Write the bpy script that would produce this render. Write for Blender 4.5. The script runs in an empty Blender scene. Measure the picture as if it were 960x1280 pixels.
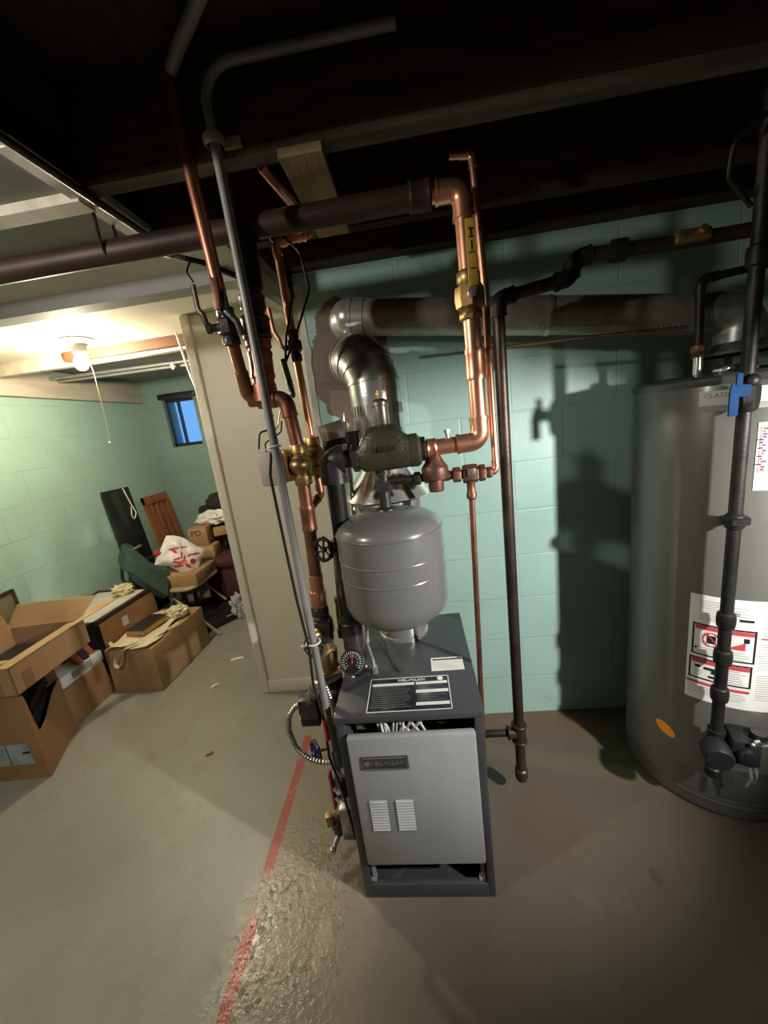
import bpy, bmesh, math, random
from mathutils import Vector as V, Matrix as Mx, noise as NZ, Quaternion

S = bpy.context.scene
COL = S.collection
PI = math.pi
rnd = random.Random(11)

# ------------------------------------------------------------------ mesh builder
class MB:
    def __init__(s):
        s.bm = bmesh.new()

    def add(s, tmp, M=None):
        if M is not None:
            bmesh.ops.transform(tmp, matrix=M, verts=tmp.verts)
        me = bpy.data.meshes.new('t')
        tmp.to_mesh(me)
        tmp.free()
        s.bm.from_mesh(me)
        bpy.data.meshes.remove(me)
        return s

    def box(s, c, d, rz=0, bev=0, M=None, seg=2):
        t = bmesh.new()
        bmesh.ops.create_cube(t, size=1)
        bmesh.ops.scale(t, vec=V(d), verts=t.verts)
        if bev:
            bmesh.ops.bevel(t, geom=list(t.edges), offset=bev, segments=seg, affect='EDGES', profile=.5)
        X = Mx.Translation(V(c)) @ Mx.Rotation(rz, 4, 'Z')
        if M is not None:
            X = X @ M
        return s.add(t, X)

    def span(s, x0, x1, y0, y1, z0, z1, bev=0):
        return s.box(((x0+x1)/2, (y0+y1)/2, (z0+z1)/2), (abs(x1-x0), abs(y1-y0), abs(z1-z0)), bev=bev)

    def hexa(s, p):                       # eight corners: bottom loop then top loop
        v = [s.bm.verts.new(V(q)) for q in p]
        for f in ((3, 2, 1, 0), (4, 5, 6, 7), (0, 1, 5, 4), (1, 2, 6, 5), (2, 3, 7, 6), (3, 0, 4, 7)):
            s.bm.faces.new([v[i] for i in f])
        return s

    def rings(s, rings, caps=True, closed=False):
        L = [[s.bm.verts.new(p) for p in r] for r in rings]
        n = len(L[0])
        m = len(L)
        for i in range(m if closed else m-1):
            a, b = L[i], L[(i+1) % m]
            for k in range(n):
                s.bm.faces.new((a[k], a[(k+1) % n], b[(k+1) % n], b[k]))
        if caps and not closed:
            s.bm.faces.new(list(reversed(L[0])))
            s.bm.faces.new(L[-1])
        return s

    def lathe(s, prof, o=(0, 0, 0), ax=(0, 0, 1), seg=32, caps=True):
        q = V((0, 0, 1)).rotation_difference(V(ax).normalized())
        o = V(o)
        R = []
        for r, z in prof:
            r = max(r, 1e-4)
            R.append([o + q @ V((r*math.cos(2*PI*k/seg), r*math.sin(2*PI*k/seg), z)) for k in range(seg)])
        return s.rings(R, caps)

    def cyl(s, a, b, r, r2=None, seg=20):
        a, b = V(a), V(b)
        L = (b-a).length
        return s.lathe([(r, 0), (r if r2 is None else r2, L)], a, b-a, seg)

    def tube(s, pts, r, seg=14, fil=0, n=6, closed=False, caps=True, flat=None):
        P = [V(p) for p in pts]
        if fil:
            P = fillet(P, fil, n)
        m = len(P)
        T = []
        for i in range(m):
            if closed:
                d = P[(i+1) % m]-P[i-1]
            else:
                d = P[min(i+1, m-1)]-P[max(i-1, 0)]
            T.append(d.normalized())
        up = V((0, 0, 1)) if abs(T[0].z) < .9 else V((1, 0, 0))
        N = (up - T[0]*up.dot(T[0])).normalized()
        R = []
        for i in range(m):
            if i:
                q = T[i-1].rotation_difference(T[i])
                N = q @ N
                N = (N - T[i]*N.dot(T[i])).normalized()
            B = T[i].cross(N)
            a, b = (r, r) if flat is None else flat
            R.append([P[i] + N*(a*math.cos(2*PI*k/seg)) + B*(b*math.sin(2*PI*k/seg)) for k in range(seg)])
        return s.rings(R, caps, closed)

    def torus(s, c, ax, R, r, seg=28, sg=10):
        q = V((0, 0, 1)).rotation_difference(V(ax).normalized())
        c = V(c)
        pts = [c + q @ V((R*math.cos(2*PI*k/seg), R*math.sin(2*PI*k/seg), 0)) for k in range(seg)]
        return s.tube(pts, r, sg, closed=True)

    def ball(s, c, r, sc=(1, 1, 1), sub=3, amp=0, fr=6, seed=0, flatz=None):
        t = bmesh.new()
        bmesh.ops.create_icosphere(t, subdivisions=sub, radius=1)
        for v in t.verts:
            n = v.co.normalized()
            k = 1
            if amp:
                k += amp*NZ.noise(n*fr*.35 + V((seed, 0, seed*.7))) + amp*.6*NZ.noise(n*fr + V((0, seed, 3)))
            v.co = V((n.x*sc[0], n.y*sc[1], n.z*sc[2]))*r*k
            if flatz is not None and v.co.z < flatz:
                v.co.z = flatz
        return s.add(t, Mx.Translation(V(c)))

    def prism(s, poly, t, M):             # outline in x,y extruded along z by t
        b = [s.bm.verts.new(M @ V((x, y, 0))) for x, y in poly]
        u = [s.bm.verts.new(M @ V((x, y, t))) for x, y in poly]
        n = len(poly)
        s.bm.faces.new(list(reversed(b)))
        s.bm.faces.new(u)
        for k in range(n):
            s.bm.faces.new((b[k], b[(k+1) % n], u[(k+1) % n], u[k]))
        return s

    def sheet(s, f, nu, nv, th=.004):     # f(u,v)->point, given thickness along its normal
        G = [[V(f(i/nu, j/nv)) for j in range(nv+1)] for i in range(nu+1)]
        top, bot = [], []
        for i in range(nu+1):
            ra, rb = [], []
            for j in range(nv+1):
                du = G[min(i+1, nu)][j]-G[max(i-1, 0)][j]
                dv = G[i][min(j+1, nv)]-G[i][max(j-1, 0)]
                n = du.cross(dv)
                n = n.normalized() if n.length > 1e-9 else V((0, 0, 1))
                ra.append(s.bm.verts.new(G[i][j]+n*th/2))
                rb.append(s.bm.verts.new(G[i][j]-n*th/2))
            top.append(ra)
            bot.append(rb)
        for i in range(nu):
            for j in range(nv):
                s.bm.faces.new((top[i][j], top[i+1][j], top[i+1][j+1], top[i][j+1]))
                s.bm.faces.new((bot[i][j], bot[i][j+1], bot[i+1][j+1], bot[i+1][j]))
        for i in range(nu):
            s.bm.faces.new((top[i][0], bot[i][0], bot[i+1][0], top[i+1][0]))
            s.bm.faces.new((top[i+1][nv], bot[i+1][nv], bot[i][nv], top[i][nv]))
        for j in range(nv):
            s.bm.faces.new((top[0][j+1], bot[0][j+1], bot[0][j], top[0][j]))
            s.bm.faces.new((top[nu][j], bot[nu][j], bot[nu][j+1], top[nu][j+1]))
        return s

    def arcpatch(s, c, r, a0, a1, z0, z1, th=.0015, n=None):   # label wrapped on a vertical cylinder
        n = n or max(3, int(abs(a1-a0)/4))
        def f(u, v):
            a = math.radians(a0+(a1-a0)*u)
            return (c[0]+(r+th/2)*math.cos(a), c[1]+(r+th/2)*math.sin(a), z0+(z1-z0)*v)
        return s.sheet(f, n, 1, th)

    def build(s, name, m, parent=None, label=None, smooth=38, local=False):
        bmesh.ops.recalc_face_normals(s.bm, faces=s.bm.faces)
        if parent is not None and not local:
            bmesh.ops.transform(s.bm, matrix=WM[parent.name].inverted(), verts=s.bm.verts)
        me = bpy.data.meshes.new(name)
        s.bm.to_mesh(me)
        s.bm.free()
        me.materials.append(m)
        if smooth:
            me.polygons.foreach_set('use_smooth', [True]*len(me.polygons))
            me.set_sharp_from_angle(angle=math.radians(smooth))
        o = bpy.data.objects.new(name, me)
        COL.objects.link(o)
        WM[o.name] = Mx.Identity(4) if parent is None else WM[parent.name]
        if parent is not None:
            o.parent = parent
        if label:
            o['label'] = label
        return o

WM = {}

def fillet(P, rad, n=6):
    out = [P[0]]
    for i in range(1, len(P)-1):
        a, b, c = P[i-1], P[i], P[i+1]
        d1, d2 = (a-b), (c-b)
        l1, l2 = d1.length, d2.length
        d1, d2 = d1/l1, d2/l2
        ang = d1.angle(d2)
        if ang > 3.05:
            out.append(b)
            continue
        t = min(rad/math.tan(ang/2), l1*.48, l2*.48)
        rr = t*math.tan(ang/2)
        bis = (d1+d2).normalized()
        cen = b + bis*(rr/math.sin(ang/2))
        s0, s1 = b+d1*t-cen, b+d2*t-cen
        tot = s0.angle(s1)
        for k in range(n+1):
            u = k/n
            w0 = math.sin((1-u)*tot)/math.sin(tot)
            w1 = math.sin(u*tot)/math.sin(tot)
            out.append(cen + s0*w0 + s1*w1)
    out.append(P[-1])
    return out

def tag(o, label, cat, group=None, kind=None):
    o['label'] = label
    o['category'] = cat
    if group:
        o['group'] = group
    if kind:
        o['kind'] = kind
    return o

def thing(name, label, cat, loc=(0, 0, 0), rz=0, group=None):
    o = bpy.data.objects.new(name, None)
    COL.objects.link(o)
    o.location = loc
    o.rotation_euler = (0, 0, rz)
    o.empty_display_size = .05
    WM[o.name] = Mx.Translation(V(loc)) @ Mx.Rotation(rz, 4, 'Z')
    return tag(o, label, cat, group)

def struct(o):
    o['kind'] = 'structure'
    return o

def dup(root, loc, rz=None, label=None):
    r = root.copy()
    COL.objects.link(r)
    r.location = loc
    if rz is not None:
        r.rotation_euler = (0, 0, rz)
    if label:
        r['label'] = label
    for ch in list(root.children):
        c = ch.copy()
        COL.objects.link(c)
        c.parent = r
        for g in list(ch.children):
            d = g.copy()
            COL.objects.link(d)
            d.parent = c
    return r

def lettering(name, txt, size, M, m, parent, bend=None, depth=.0006, align='CENTER'):
    cu = bpy.data.curves.new('txt', 'FONT')
    cu.body = txt
    cu.size = size
    cu.extrude = depth
    cu.align_x = align
    cu.align_y = 'CENTER'
    cu.resolution_u = 2
    o = bpy.data.objects.new('txt', cu)
    COL.objects.link(o)
    dg = bpy.context.evaluated_depsgraph_get()
    dg.update()
    me = bpy.data.meshes.new_from_object(o.evaluated_get(dg))
    bpy.data.objects.remove(o)
    bpy.data.curves.remove(cu)
    b = MB()
    t = bmesh.new()
    t.from_mesh(me)
    bpy.data.meshes.remove(me)
    if bend:
        c, r, a0, z = bend
        for v in t.verts:
            a = a0 + v.co.x/r
            rr = r + .0012 + v.co.z
            v.co = V((c[0]+rr*math.cos(a), c[1]+rr*math.sin(a), z+v.co.y))
        b.add(t)
    else:
        b.add(t, M)
    return b.build(name, m, parent, smooth=0)

def frame(o, x, y):                       # matrix with given origin, local x and y
    x = V(x).normalized()
    y = (V(y)-x*V(y).dot(x)).normalized()
    z = x.cross(y)
    M = Mx((x, y, z)).transposed().to_4x4()
    M.translation = V(o)
    return M

# ------------------------------------------------------------------ materials
def nodes(name):
    m = bpy.data.materials.new(name)
    m.use_nodes = True
    nt = m.node_tree
    return m, nt, nt.nodes['Principled BSDF']

def N(nt, t, **k):
    n = nt.nodes.new(t)
    for a, b in k.items():
        if a.startswith('i_'):
            key = a[2:]
            n.inputs[int(key) if key.isdigit() else key.replace('_', ' ')].default_value = b
        else:
            setattr(n, a, b)
    return n

def noise(nt, vec, scale, detail=4, rough=.55):
    n = N(nt, 'ShaderNodeTexNoise', i_Scale=scale, i_Detail=detail, i_Roughness=rough)
    nt.links.new(vec, n.inputs['Vector'])
    return n.outputs['Fac']

def mixc(nt, f, a, b):
    n = N(nt, 'ShaderNodeMix', data_type='RGBA')
    for sck, val in ((n.inputs[0], f), (n.inputs[6], a), (n.inputs[7], b)):
        if hasattr(val, 'is_linked'):
            nt.links.new(val, sck)
        elif isinstance(val, (int, float)):
            sck.default_value = val
        else:
            sck.default_value = (*val[:3], 1)
    return n.outputs[2]

def math_(nt, op, a, b=0.0, c=None, clamp=False):
    n = N(nt, 'ShaderNodeMath', operation=op, use_clamp=clamp)
    for i, val in enumerate((a, b) if c is None else (a, b, c)):
        if hasattr(val, 'is_linked'):
            nt.links.new(val, n.inputs[i])
        else:
            n.inputs[i].default_value = val
    return n.outputs[0]

def ramp(nt, f, lo, hi):                  # linear 0..1 between lo and hi
    n = N(nt, 'ShaderNodeMapRange', clamp=True)
    n.inputs[1].default_value = lo
    n.inputs[2].default_value = hi
    nt.links.new(f, n.inputs[0])
    return n.outputs[0]

def bump(nt, h, p, strength=.3, dist=.01):
    b = N(nt, 'ShaderNodeBump', i_Strength=strength, i_Distance=dist)
    nt.links.new(h, b.inputs['Height'])
    nt.links.new(b.outputs[0], p.inputs['Normal'])

def objco(nt):
    return N(nt, 'ShaderNodeTexCoord').outputs['Object']

def lin(*c):
    return tuple(((v/255)/12.92 if v/255 <= .04045 else ((v/255+.055)/1.055)**2.4) for v in c)

def mat(name, col, rough=.5, metal=0, var=.18, scale=6, bmp=0, bscale=60, col2=None, lo=.45, hi=.65, coat=0, alpha=None, stretch=None):
    m, nt, p = nodes(name)
    v = objco(nt)
    if stretch:
        mp = N(nt, 'ShaderNodeMapping')
        mp.inputs['Scale'].default_value = stretch
        nt.links.new(v, mp.inputs[0])
        v = mp.outputs[0]
    f = ramp(nt, noise(nt, v, scale), lo, hi)
    c2 = col2 or tuple(min(1, x*(1-var*1.6)) for x in col)
    nt.links.new(mixc(nt, f, col, c2), p.inputs['Base Color'])
    p.inputs['Metallic'].default_value = metal
    p.inputs['Roughness'].default_value = rough
    p.inputs['Coat Weight'].default_value = coat
    p.inputs['Coat Roughness'].default_value = .15
    if alpha is not None:
        p.inputs['Alpha'].default_value = alpha
    if bmp:
        bump(nt, noise(nt, v, bscale, 3), p, bmp, .004)
    return m

def ellipse(nt, sep, ax, cu, cv, ru, rv, nz, wob=.7, soft=.04):
    a = math_(nt, 'DIVIDE', math_(nt, 'SUBTRACT', sep.outputs[ax[0]], cu), ru)
    b = math_(nt, 'DIVIDE', math_(nt, 'SUBTRACT', sep.outputs[ax[1]], cv), rv)
    d = math_(nt, 'ADD', math_(nt, 'MULTIPLY', a, a), math_(nt, 'MULTIPLY', b, b))
    d = math_(nt, 'ADD', d, math_(nt, 'MULTIPLY', math_(nt, 'SUBTRACT', nz, .5), wob*2.4))
    return math_(nt, 'SUBTRACT', 1.0, ramp(nt, d, 1-soft, 1+soft))

def block_wall(name, axis, col, patches=(), dirt=True):
    m, nt, p = nodes(name)
    v = objco(nt)
    sep = N(nt, 'ShaderNodeSeparateXYZ')
    nt.links.new(v, sep.inputs[0])
    cb = N(nt, 'ShaderNodeCombineXYZ')
    nt.links.new(sep.outputs[axis], cb.inputs[0])
    nt.links.new(sep.outputs[2], cb.inputs[1])
    wob = N(nt, 'ShaderNodeVectorMath', operation='MULTIPLY_ADD')
    nz3 = N(nt, 'ShaderNodeTexNoise', i_Scale=3.0)
    nt.links.new(v, nz3.inputs['Vector'])
    nt.links.new(nz3.outputs['Color'], wob.inputs[0])
    wob.inputs[1].default_value = (.012, .012, 0)
    nt.links.new(cb.outputs[0], wob.inputs[2])
    br = N(nt, 'ShaderNodeTexBrick', offset=.5)
    br.inputs['Scale'].default_value = 1
    br.inputs['Mortar Size'].default_value = .006
    br.inputs['Mortar Smooth'].default_value = .6
    br.inputs['Brick Width'].default_value = .424
    br.inputs['Row Height'].default_value = .212
    nt.links.new(wob.outputs[0], br.inputs['Vector'])
    mort = br.outputs['Fac']
    n1 = noise(nt, v, 2.2, 5)
    n2 = noise(nt, v, 14, 6, .7)
    n3 = noise(nt, v, 90, 3)
    c = mixc(nt, ramp(nt, n1, .35, .7), col, tuple(x*.86 for x in col))
    mf = math_(nt, 'MULTIPLY', mort, ramp(nt, noise(nt, v, 5, 4), .42, .62))
    c = mixc(nt, math_(nt, 'MULTIPLY', mf, .28), c, tuple(x*.55 for x in col))
    if dirt:                              # bare spots where paint has gone, thicker near the floor
        low = ramp(nt, sep.outputs[2], .32, .0)
        thr = math_(nt, 'SUBTRACT', n2, math_(nt, 'MULTIPLY', low, -.16))
        c = mixc(nt, ramp(nt, thr, .76, .8), c, (.16, .11, .08))
    for (cu, cv, ru, rv, cc) in patches:
        e = ellipse(nt, sep, (axis, 2), cu, cv, ru, rv, noise(nt, v, 7, 5, .6))
        c = mixc(nt, e, c, cc)
    nt.links.new(c, p.inputs['Base Color'])
    p.inputs['Roughness'].default_value = .42
    h = math_(nt, 'ADD', math_(nt, 'MULTIPLY', mort, -1.0), math_(nt, 'MULTIPLY', n3, .25))
    h = math_(nt, 'ADD', h, math_(nt, 'MULTIPLY', n2, .35))
    bump(nt, h, p, .25, .007)
    return m

def floor_mat():
    m, nt, p = nodes('painted_concrete')
    v = objco(nt)
    sep = N(nt, 'ShaderNodeSeparateXYZ')
    nt.links.new(v, sep.inputs[0])
    n1, n2, n3 = noise(nt, v, 1.6, 5), noise(nt, v, 9, 6, .65), noise(nt, v, 70, 3)
    c = mixc(nt, ramp(nt, n1, .35, .7), (.30, .29, .235), (.225, .215, .17))
    c = mixc(nt, math_(nt, 'MULTIPLY', ramp(nt, n2, .55, .72), .4), c, (.24, .20, .15))
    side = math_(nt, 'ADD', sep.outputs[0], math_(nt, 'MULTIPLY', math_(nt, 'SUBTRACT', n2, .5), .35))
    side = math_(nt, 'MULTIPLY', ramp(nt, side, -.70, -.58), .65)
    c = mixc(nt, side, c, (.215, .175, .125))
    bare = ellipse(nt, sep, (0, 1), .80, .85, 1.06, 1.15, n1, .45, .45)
    c = mixc(nt, math_(nt, 'MULTIPLY', bare, .92), c, (.105, .082, .058))  # bare brown concrete, darkened further to paint shade over the right and front floor
    blot = ramp(nt, noise(nt, v, 4.5, 8, .8), .50, .72)
    c = mixc(nt, math_(nt, 'MULTIPLY', blot, .30), c, (.155, .135, .10))
    rust = ellipse(nt, sep, (0, 1), .34, 1.16, .14, .15, n2, .5, .4)
    c = mixc(nt, math_(nt, 'MULTIPLY', rust, .4), c, (.12, .065, .04))
    worn = ellipse(nt, sep, (0, 1), -.47, .95, .20, .55, n2, .55, .3)
    c = mixc(nt, math_(nt, 'MULTIPLY', worn, .75), c, (.25, .20, .145))
    for q in ((-.43, .80, .022, .07), (-.455, .50, .02, .06), (.40, .47, .06, .045), (.62, .58, .05, .07)):
        e = ellipse(nt, sep, (0, 1), *q, n2, 1.3, .3)
        c = mixc(nt, math_(nt, 'MULTIPLY', e, .75), c, (.36, .275, .19))
    e = ellipse(nt, sep, (0, 1), .62, .97, .018, .026, n2, .5, .5)
    c = mixc(nt, math_(nt, 'MULTIPLY', e, .7), c, (.08, .055, .04))
    e = ellipse(nt, sep, (0, 1), .38, 1.64, .45, .11, n2, .6, .4)
    c = mixc(nt, math_(nt, 'MULTIPLY', e, .7), c, (.15, .085, .055))
    smear = ramp(nt, noise(nt, v, 3.4, 7, .75), .56, .74)
    c = mixc(nt, math_(nt, 'MULTIPLY', smear, .35), c, (.20, .17, .12))
    spk = ramp(nt, noise(nt, v, 38, 2), .74, .77)
    c = mixc(nt, math_(nt, 'MULTIPLY', spk, .6), c, (.10, .07, .05))
    # worn red paint stripe running away from the viewer
    dx = math_(nt, 'ADD', sep.outputs[0], math_(nt, 'ADD', .654, math_(nt, 'MULTIPLY', sep.outputs[1], .0185)))
    dx = math_(nt, 'ABSOLUTE', math_(nt, 'ADD', dx, math_(nt, 'MULTIPLY', math_(nt, 'SUBTRACT', n2, .5), .012)))
    line = math_(nt, 'SUBTRACT', 1.0, ramp(nt, dx, .016, .021))
    line = math_(nt, 'MULTIPLY', line, math_(nt, 'SUBTRACT', 1.0, ramp(nt, sep.outputs[1], 1.60, 1.62)))
    wear = math_(nt, 'SUBTRACT', 1.0, ramp(nt, noise(nt, v, 11, 6, .75), .55, .66))
    gap = ellipse(nt, sep, (0, 1), -.665, .93, .05, .07, n2, .3, .4)
    wear = math_(nt, 'MULTIPLY', wear, math_(nt, 'SUBTRACT', 1.0, math_(nt, 'MULTIPLY', gap, .8)))
    c = mixc(nt, math_(nt, 'MULTIPLY', line, math_(nt, 'MULTIPLY', wear, .92)), c, (.36, .055, .045))
    nt.links.new(c, p.inputs['Base Color'])
    wet = ellipse(nt, sep, (0, 1), -.53, .80, .19, .36, n2, .6, .6)
    rg = math_(nt, 'ADD', math_(nt, 'MULTIPLY', wet, -.24), math_(nt, 'ADD', .42, math_(nt, 'MULTIPLY', n2, .12)))
    FLR = rg
    p.inputs['Specular IOR Level'].default_value = .5
    crust = math_(nt, 'MULTIPLY', ramp(nt, noise(nt, v, 42, 2, .5), .60, .72), ramp(nt, noise(nt, v, 7, 3, .5), .42, .6))
    nt.links.new(math_(nt, 'ADD', FLR, math_(nt, 'MULTIPLY', math_(nt, 'MULTIPLY', crust, wet), -.12), clamp=True), p.inputs['Roughness'])
    h = math_(nt, 'ADD', math_(nt, 'MULTIPLY', n3, .12), math_(nt, 'MULTIPLY', n2, .35))
    h = math_(nt, 'ADD', h, math_(nt, 'ADD', math_(nt, 'MULTIPLY', math_(nt, 'MULTIPLY', crust, wet), .9), math_(nt, 'MULTIPLY', math_(nt, 'MULTIPLY', ramp(nt, noise(nt, v, 52, 3, .6), .45, .95), wet), .33)))
    bump(nt, h, p, .5, .010)
    return m

def emit(name, col, st):
    m, nt, p = nodes(name)
    p.inputs['Base Color'].default_value = (*col, 1)
    p.inputs['Emission Color'].default_value = (*col, 1)
    p.inputs['Emission Strength'].default_value = st
    return m

def wood(name, a, b, rough=.7, st=(1.5, 14, 14), scale=2.2):
    return mat(name, a, rough, col2=b, lo=.35, hi=.68, scale=scale, stretch=st, bmp=.25, bscale=12)

MINT = (.36, .54, .48)
BROWNP = (.155, .105, .075)
M = dict(
    mint_back=block_wall('mint_block_wall', 0, MINT, [(-.235, 1.745, .165, .27, BROWNP), (-.18, 1.44, .15, .10, BROWNP)]),
    mint_left=block_wall('mint_block_wall_side', 1, (.385, .575, .49), dirt=False),
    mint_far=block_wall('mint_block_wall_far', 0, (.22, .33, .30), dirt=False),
    plain=mat('bare_block', (.32, .31, .29), .8, bmp=.3),
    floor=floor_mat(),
    joist=wood('dark_joist_wood', (.075, .036, .020), (.030, .015, .010)),
    deck=wood('dark_deck_boards', (.055, .028, .016), (.022, .012, .008), st=(14, 1.5, 14)),
    pale=wood('pale_plank_wood', (.36, .25, .12), (.25, .165, .075), st=(14, 1.5, 14)),
    edge=wood('pale_joist_wood', (.15, .115, .08), (.06, .042, .028)),  # paler than the joist wood above it
    orange=wood('orange_board_wood', (.115, .040, .013), (.08, .027, .009), st=(1.2, 12, 12)),
    drywall=mat('cream_ceiling_board', (.62, .58, .47), .75, var=.06, scale=2, bmp=.08, bscale=30),
    gray_board=mat('gray_painted_board', (.33, .32, .29), .75, var=.15, scale=2.5),
    beam=mat('shade_gray_beam', (.36, .355, .33), .7, var=.1, scale=3),  # gray puts the shade of the beam's near face into its colour
    timber=mat('whitewashed_timber', (.60, .54, .43), .65, var=.12, scale=3, stretch=(6, 1, 6)),
    panel=mat('cream_panel_paint', (.80, .71, .55), .5, var=.05, scale=1.6, bmp=.05, bscale=20),
    soffit=mat('cracked_pale_board', (.45, .42, .34), .7, var=.3, scale=5, stretch=(1, 1.5, 8)),
    jacket=mat('charcoal_jacket_paint', (.048, .050, .055), .42, var=.10, scale=4, bmp=.04, bscale=200),
    jacket2=mat('dark_plinth_paint', (.045, .047, .053), .5, var=.1, scale=4),
    door=mat('gray_door_paint', (.275, .275, .272), .48, var=.05, scale=5, bmp=.03, bscale=300),
    slat=mat('pale_louver', (.33, .33, .335), .5),
    plate=mat('dark_name_plate', (.075, .073, .070), .35, metal=.5),
    plate_l=mat('name_plate_letters', (.26, .255, .24), .35, metal=.6),
    inner=mat('black_inside', (.012, .012, .012), .8),
    lblack=mat('black_label', (.018, .018, .020), .22, var=.05),
    lgray=mat('gray_label_print', (.10, .10, .10), .4),
    lwhite=mat('white_label', (.70, .69, .66), .4, var=.03),
    lprint=mat('gray_print', (.33, .33, .32), .5),
    lred=mat('red_print', (.50, .06, .075), .45),
    lfaint=mat('faint_print', (.55, .48, .47), .5),
    lpink=mat('pink_label', (.60, .33, .36), .4),
    lorange=mat('orange_sticker', (1.0, .34, .02), .45, var=.08, scale=40),
    tank=mat('gray_tank_enamel', (.145, .143, .137), .30, var=.04, scale=3, coat=.35),
    heater=mat('dark_gray_heater_paint', (.115, .114, .100), .33, var=.06, scale=2.5, coat=.15),
    heater_top=mat('dark_heater_lid', (.075, .075, .07), .35),
    copper=mat('copper', (.83, .41, .26), .36, .9, col2=(.50, .22, .13), lo=.48, hi=.72, scale=9),
    copper_d=mat('tarnished_copper', (.48, .20, .13), .42, .9, col2=(.22, .085, .06), lo=.40, hi=.66, scale=8),
    copper_m=mat('shade_dark_copper', (.055, .028, .019), .55, .4, col2=(.03, .016, .012), scale=5),  # near-black tone paints the shade under the joists into the copper
    brass=mat('brass', (.50, .33, .14), .42, .9, col2=(.28, .18, .08), lo=.42, hi=.7, scale=14),
    bronze=mat('red_bronze', (.22, .105, .07), .5, .75, col2=(.13, .062, .045), scale=16, bmp=.2),
    iron=mat('black_iron', (.030, .027, .025), .5, .6, var=.3, scale=12, bmp=.2, bscale=120),
    iron_w=mat('brown_iron', (.085, .060, .047), .42, .7, col2=(.05, .034, .028), scale=9, bmp=.15, bscale=120),
    castg=mat('olive_casting', (.065, .062, .036), .38, .25, var=.2, scale=14, bmp=.45, bscale=110),
    castd=mat('gunmetal_fitting', (.085, .08, .075), .38, .7, var=.2, scale=10, bmp=.2, bscale=90),
    pump=mat('black_pump_casting', (.018, .018, .020), .5, .2, bmp=.3, bscale=90),
    galv=mat('galvanised_steel', (.62, .62, .61), .25, .75, col2=(.44, .44, .43), lo=.4, hi=.65, scale=18),
    galv_d=mat('aged_galvanised_steel', (.38, .375, .36), .36, .75, col2=(.21, .20, .19), scale=11),
    flue_d=mat('dusty_brown_flue', (.32, .275, .235), .42, .5, col2=(.22, .185, .155), scale=9),
    chrome=mat('bright_steel', (.75, .74, .72), .2, .8, var=.05),
    emt=mat('gray_conduit', (.30, .295, .28), .45, .2, var=.12, scale=10),
    flex=mat('flexible_steel_conduit', (.66, .63, .57), .33, 1, var=.1, scale=30),
    cable=mat('black_cable', (.012, .012, .013), .5),
    wht=mat('white_plastic', (.72, .70, .65), .4, var=.04),
    tie=mat('white_wire_insulation', (.68, .66, .60), .45),
    redp=mat('red_lever_plastic', (.55, .03, .05), .4),
    bluep=mat('blue_plastic', (.015, .048, .125), .9),
    bluew=mat('dark_blue_wheel', (.02, .035, .11), .35),
    tagy=mat('yellow_sticker', (.62, .38, .06), .5),
    ctrl=mat('steel_control_cover', (.42, .37, .32), .35, .8, var=.2, scale=25, stretch=(8, 1, 1)),
    beigec=mat('pinkish_actuator_cover', (.45, .36, .29), .5),
    card=mat('cardboard', (.40, .235, .115), .75, var=.10, scale=5, bmp=.06, bscale=60),
    card_d=mat('brown_cardboard', (.30, .155, .070), .75, var=.12, scale=5, bmp=.06, bscale=60),
    card_l=mat('light_cardboard', (.50, .32, .16), .75, var=.08, scale=5),
    tape2=mat('paper_tape', (.36, .205, .098), .45, var=.06),
    tape=mat('glossy_tape', (.27, .20, .14), .2, var=.1),
    tagw=mat('gray_shipping_label', (.34, .36, .38), .5, col2=(.22, .24, .26), scale=9),
    cream=mat('cream_canvas', (.70, .60, .42), .85, var=.08, scale=8, bmp=.15, bscale=250),
    paper=mat('white_paper', (.78, .75, .68), .6, var=.05, scale=12),
    pbag=mat('white_plastic_bag', (.80, .77, .73), .32, var=.05, scale=9),
    ytis=mat('yellowish_tissue', (.72, .64, .40), .8, var=.15, scale=14),
    blk=mat('black_plastic', (.014, .014, .016), .28, var=.1),
    blkf=mat('black_fabric', (.022, .020, .022), .85, bmp=.2, bscale=200),
    maroon=mat('maroon_fabric', (.085, .022, .030), .85, bmp=.2, bscale=150),
    purple=mat('purple_fabric', (.16, .06, .13), .8),
    green=mat('dark_green_cloth', (.024, .056, .050), .8, var=.15, scale=6, bmp=.2, bscale=160),
    chairw=wood('reddish_chair_wood', (.36, .125, .042), (.23, .07, .025), .4, (10, 10, 1.5)),
    framew=wood('dark_frame_wood', (.060, .026, .022), (.035, .016, .014), .35),
    tan=mat('tan_metal_chair', (.46, .36, .22), .42, .2),
    printpic=mat('pale_print', (.70, .67, .60), .3, col2=(.45, .44, .38), lo=.62, hi=.74, scale=9),
    gpic=mat('dull_glass_picture', (.20, .17, .10), .12, col2=(.11, .12, .08), scale=3),
    bookr=mat('red_book_cover', (.36, .095, .045), .5),
    bookb=mat('black_book_cover', (.02, .02, .025), .3),
    page=mat('yellow_page_edge', (.60, .36, .10), .6, var=.2, scale=40, stretch=(1, 1, 30)),
    clearp=mat('clear_plastic_wrap', (.75, .76, .78), .12, var=.1, alpha=.55),
    bulb=emit('lit_bulb', (1.0, .86, .62), 1150.0),
    marker=mat('black_marker', (.03, .025, .025), .6),
    clayt=mat('dark_hole', (.03, .025, .02), .9),
    string=mat('white_string', (.80, .76, .66), .7),
    seam=mat('pale_grout', (.60, .58, .48), .7),
)
M['bluep'].node_tree.nodes['Principled BSDF'].inputs['Specular IOR Level'].default_value = .08
_g, _nt, _p = nodes('window_glass')
_p.inputs['Base Color'].default_value = (.9, .95, 1, 1)
_p.inputs['Roughness'].default_value = .35
_p.inputs['Transmission Weight'].default_value = 1
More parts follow.
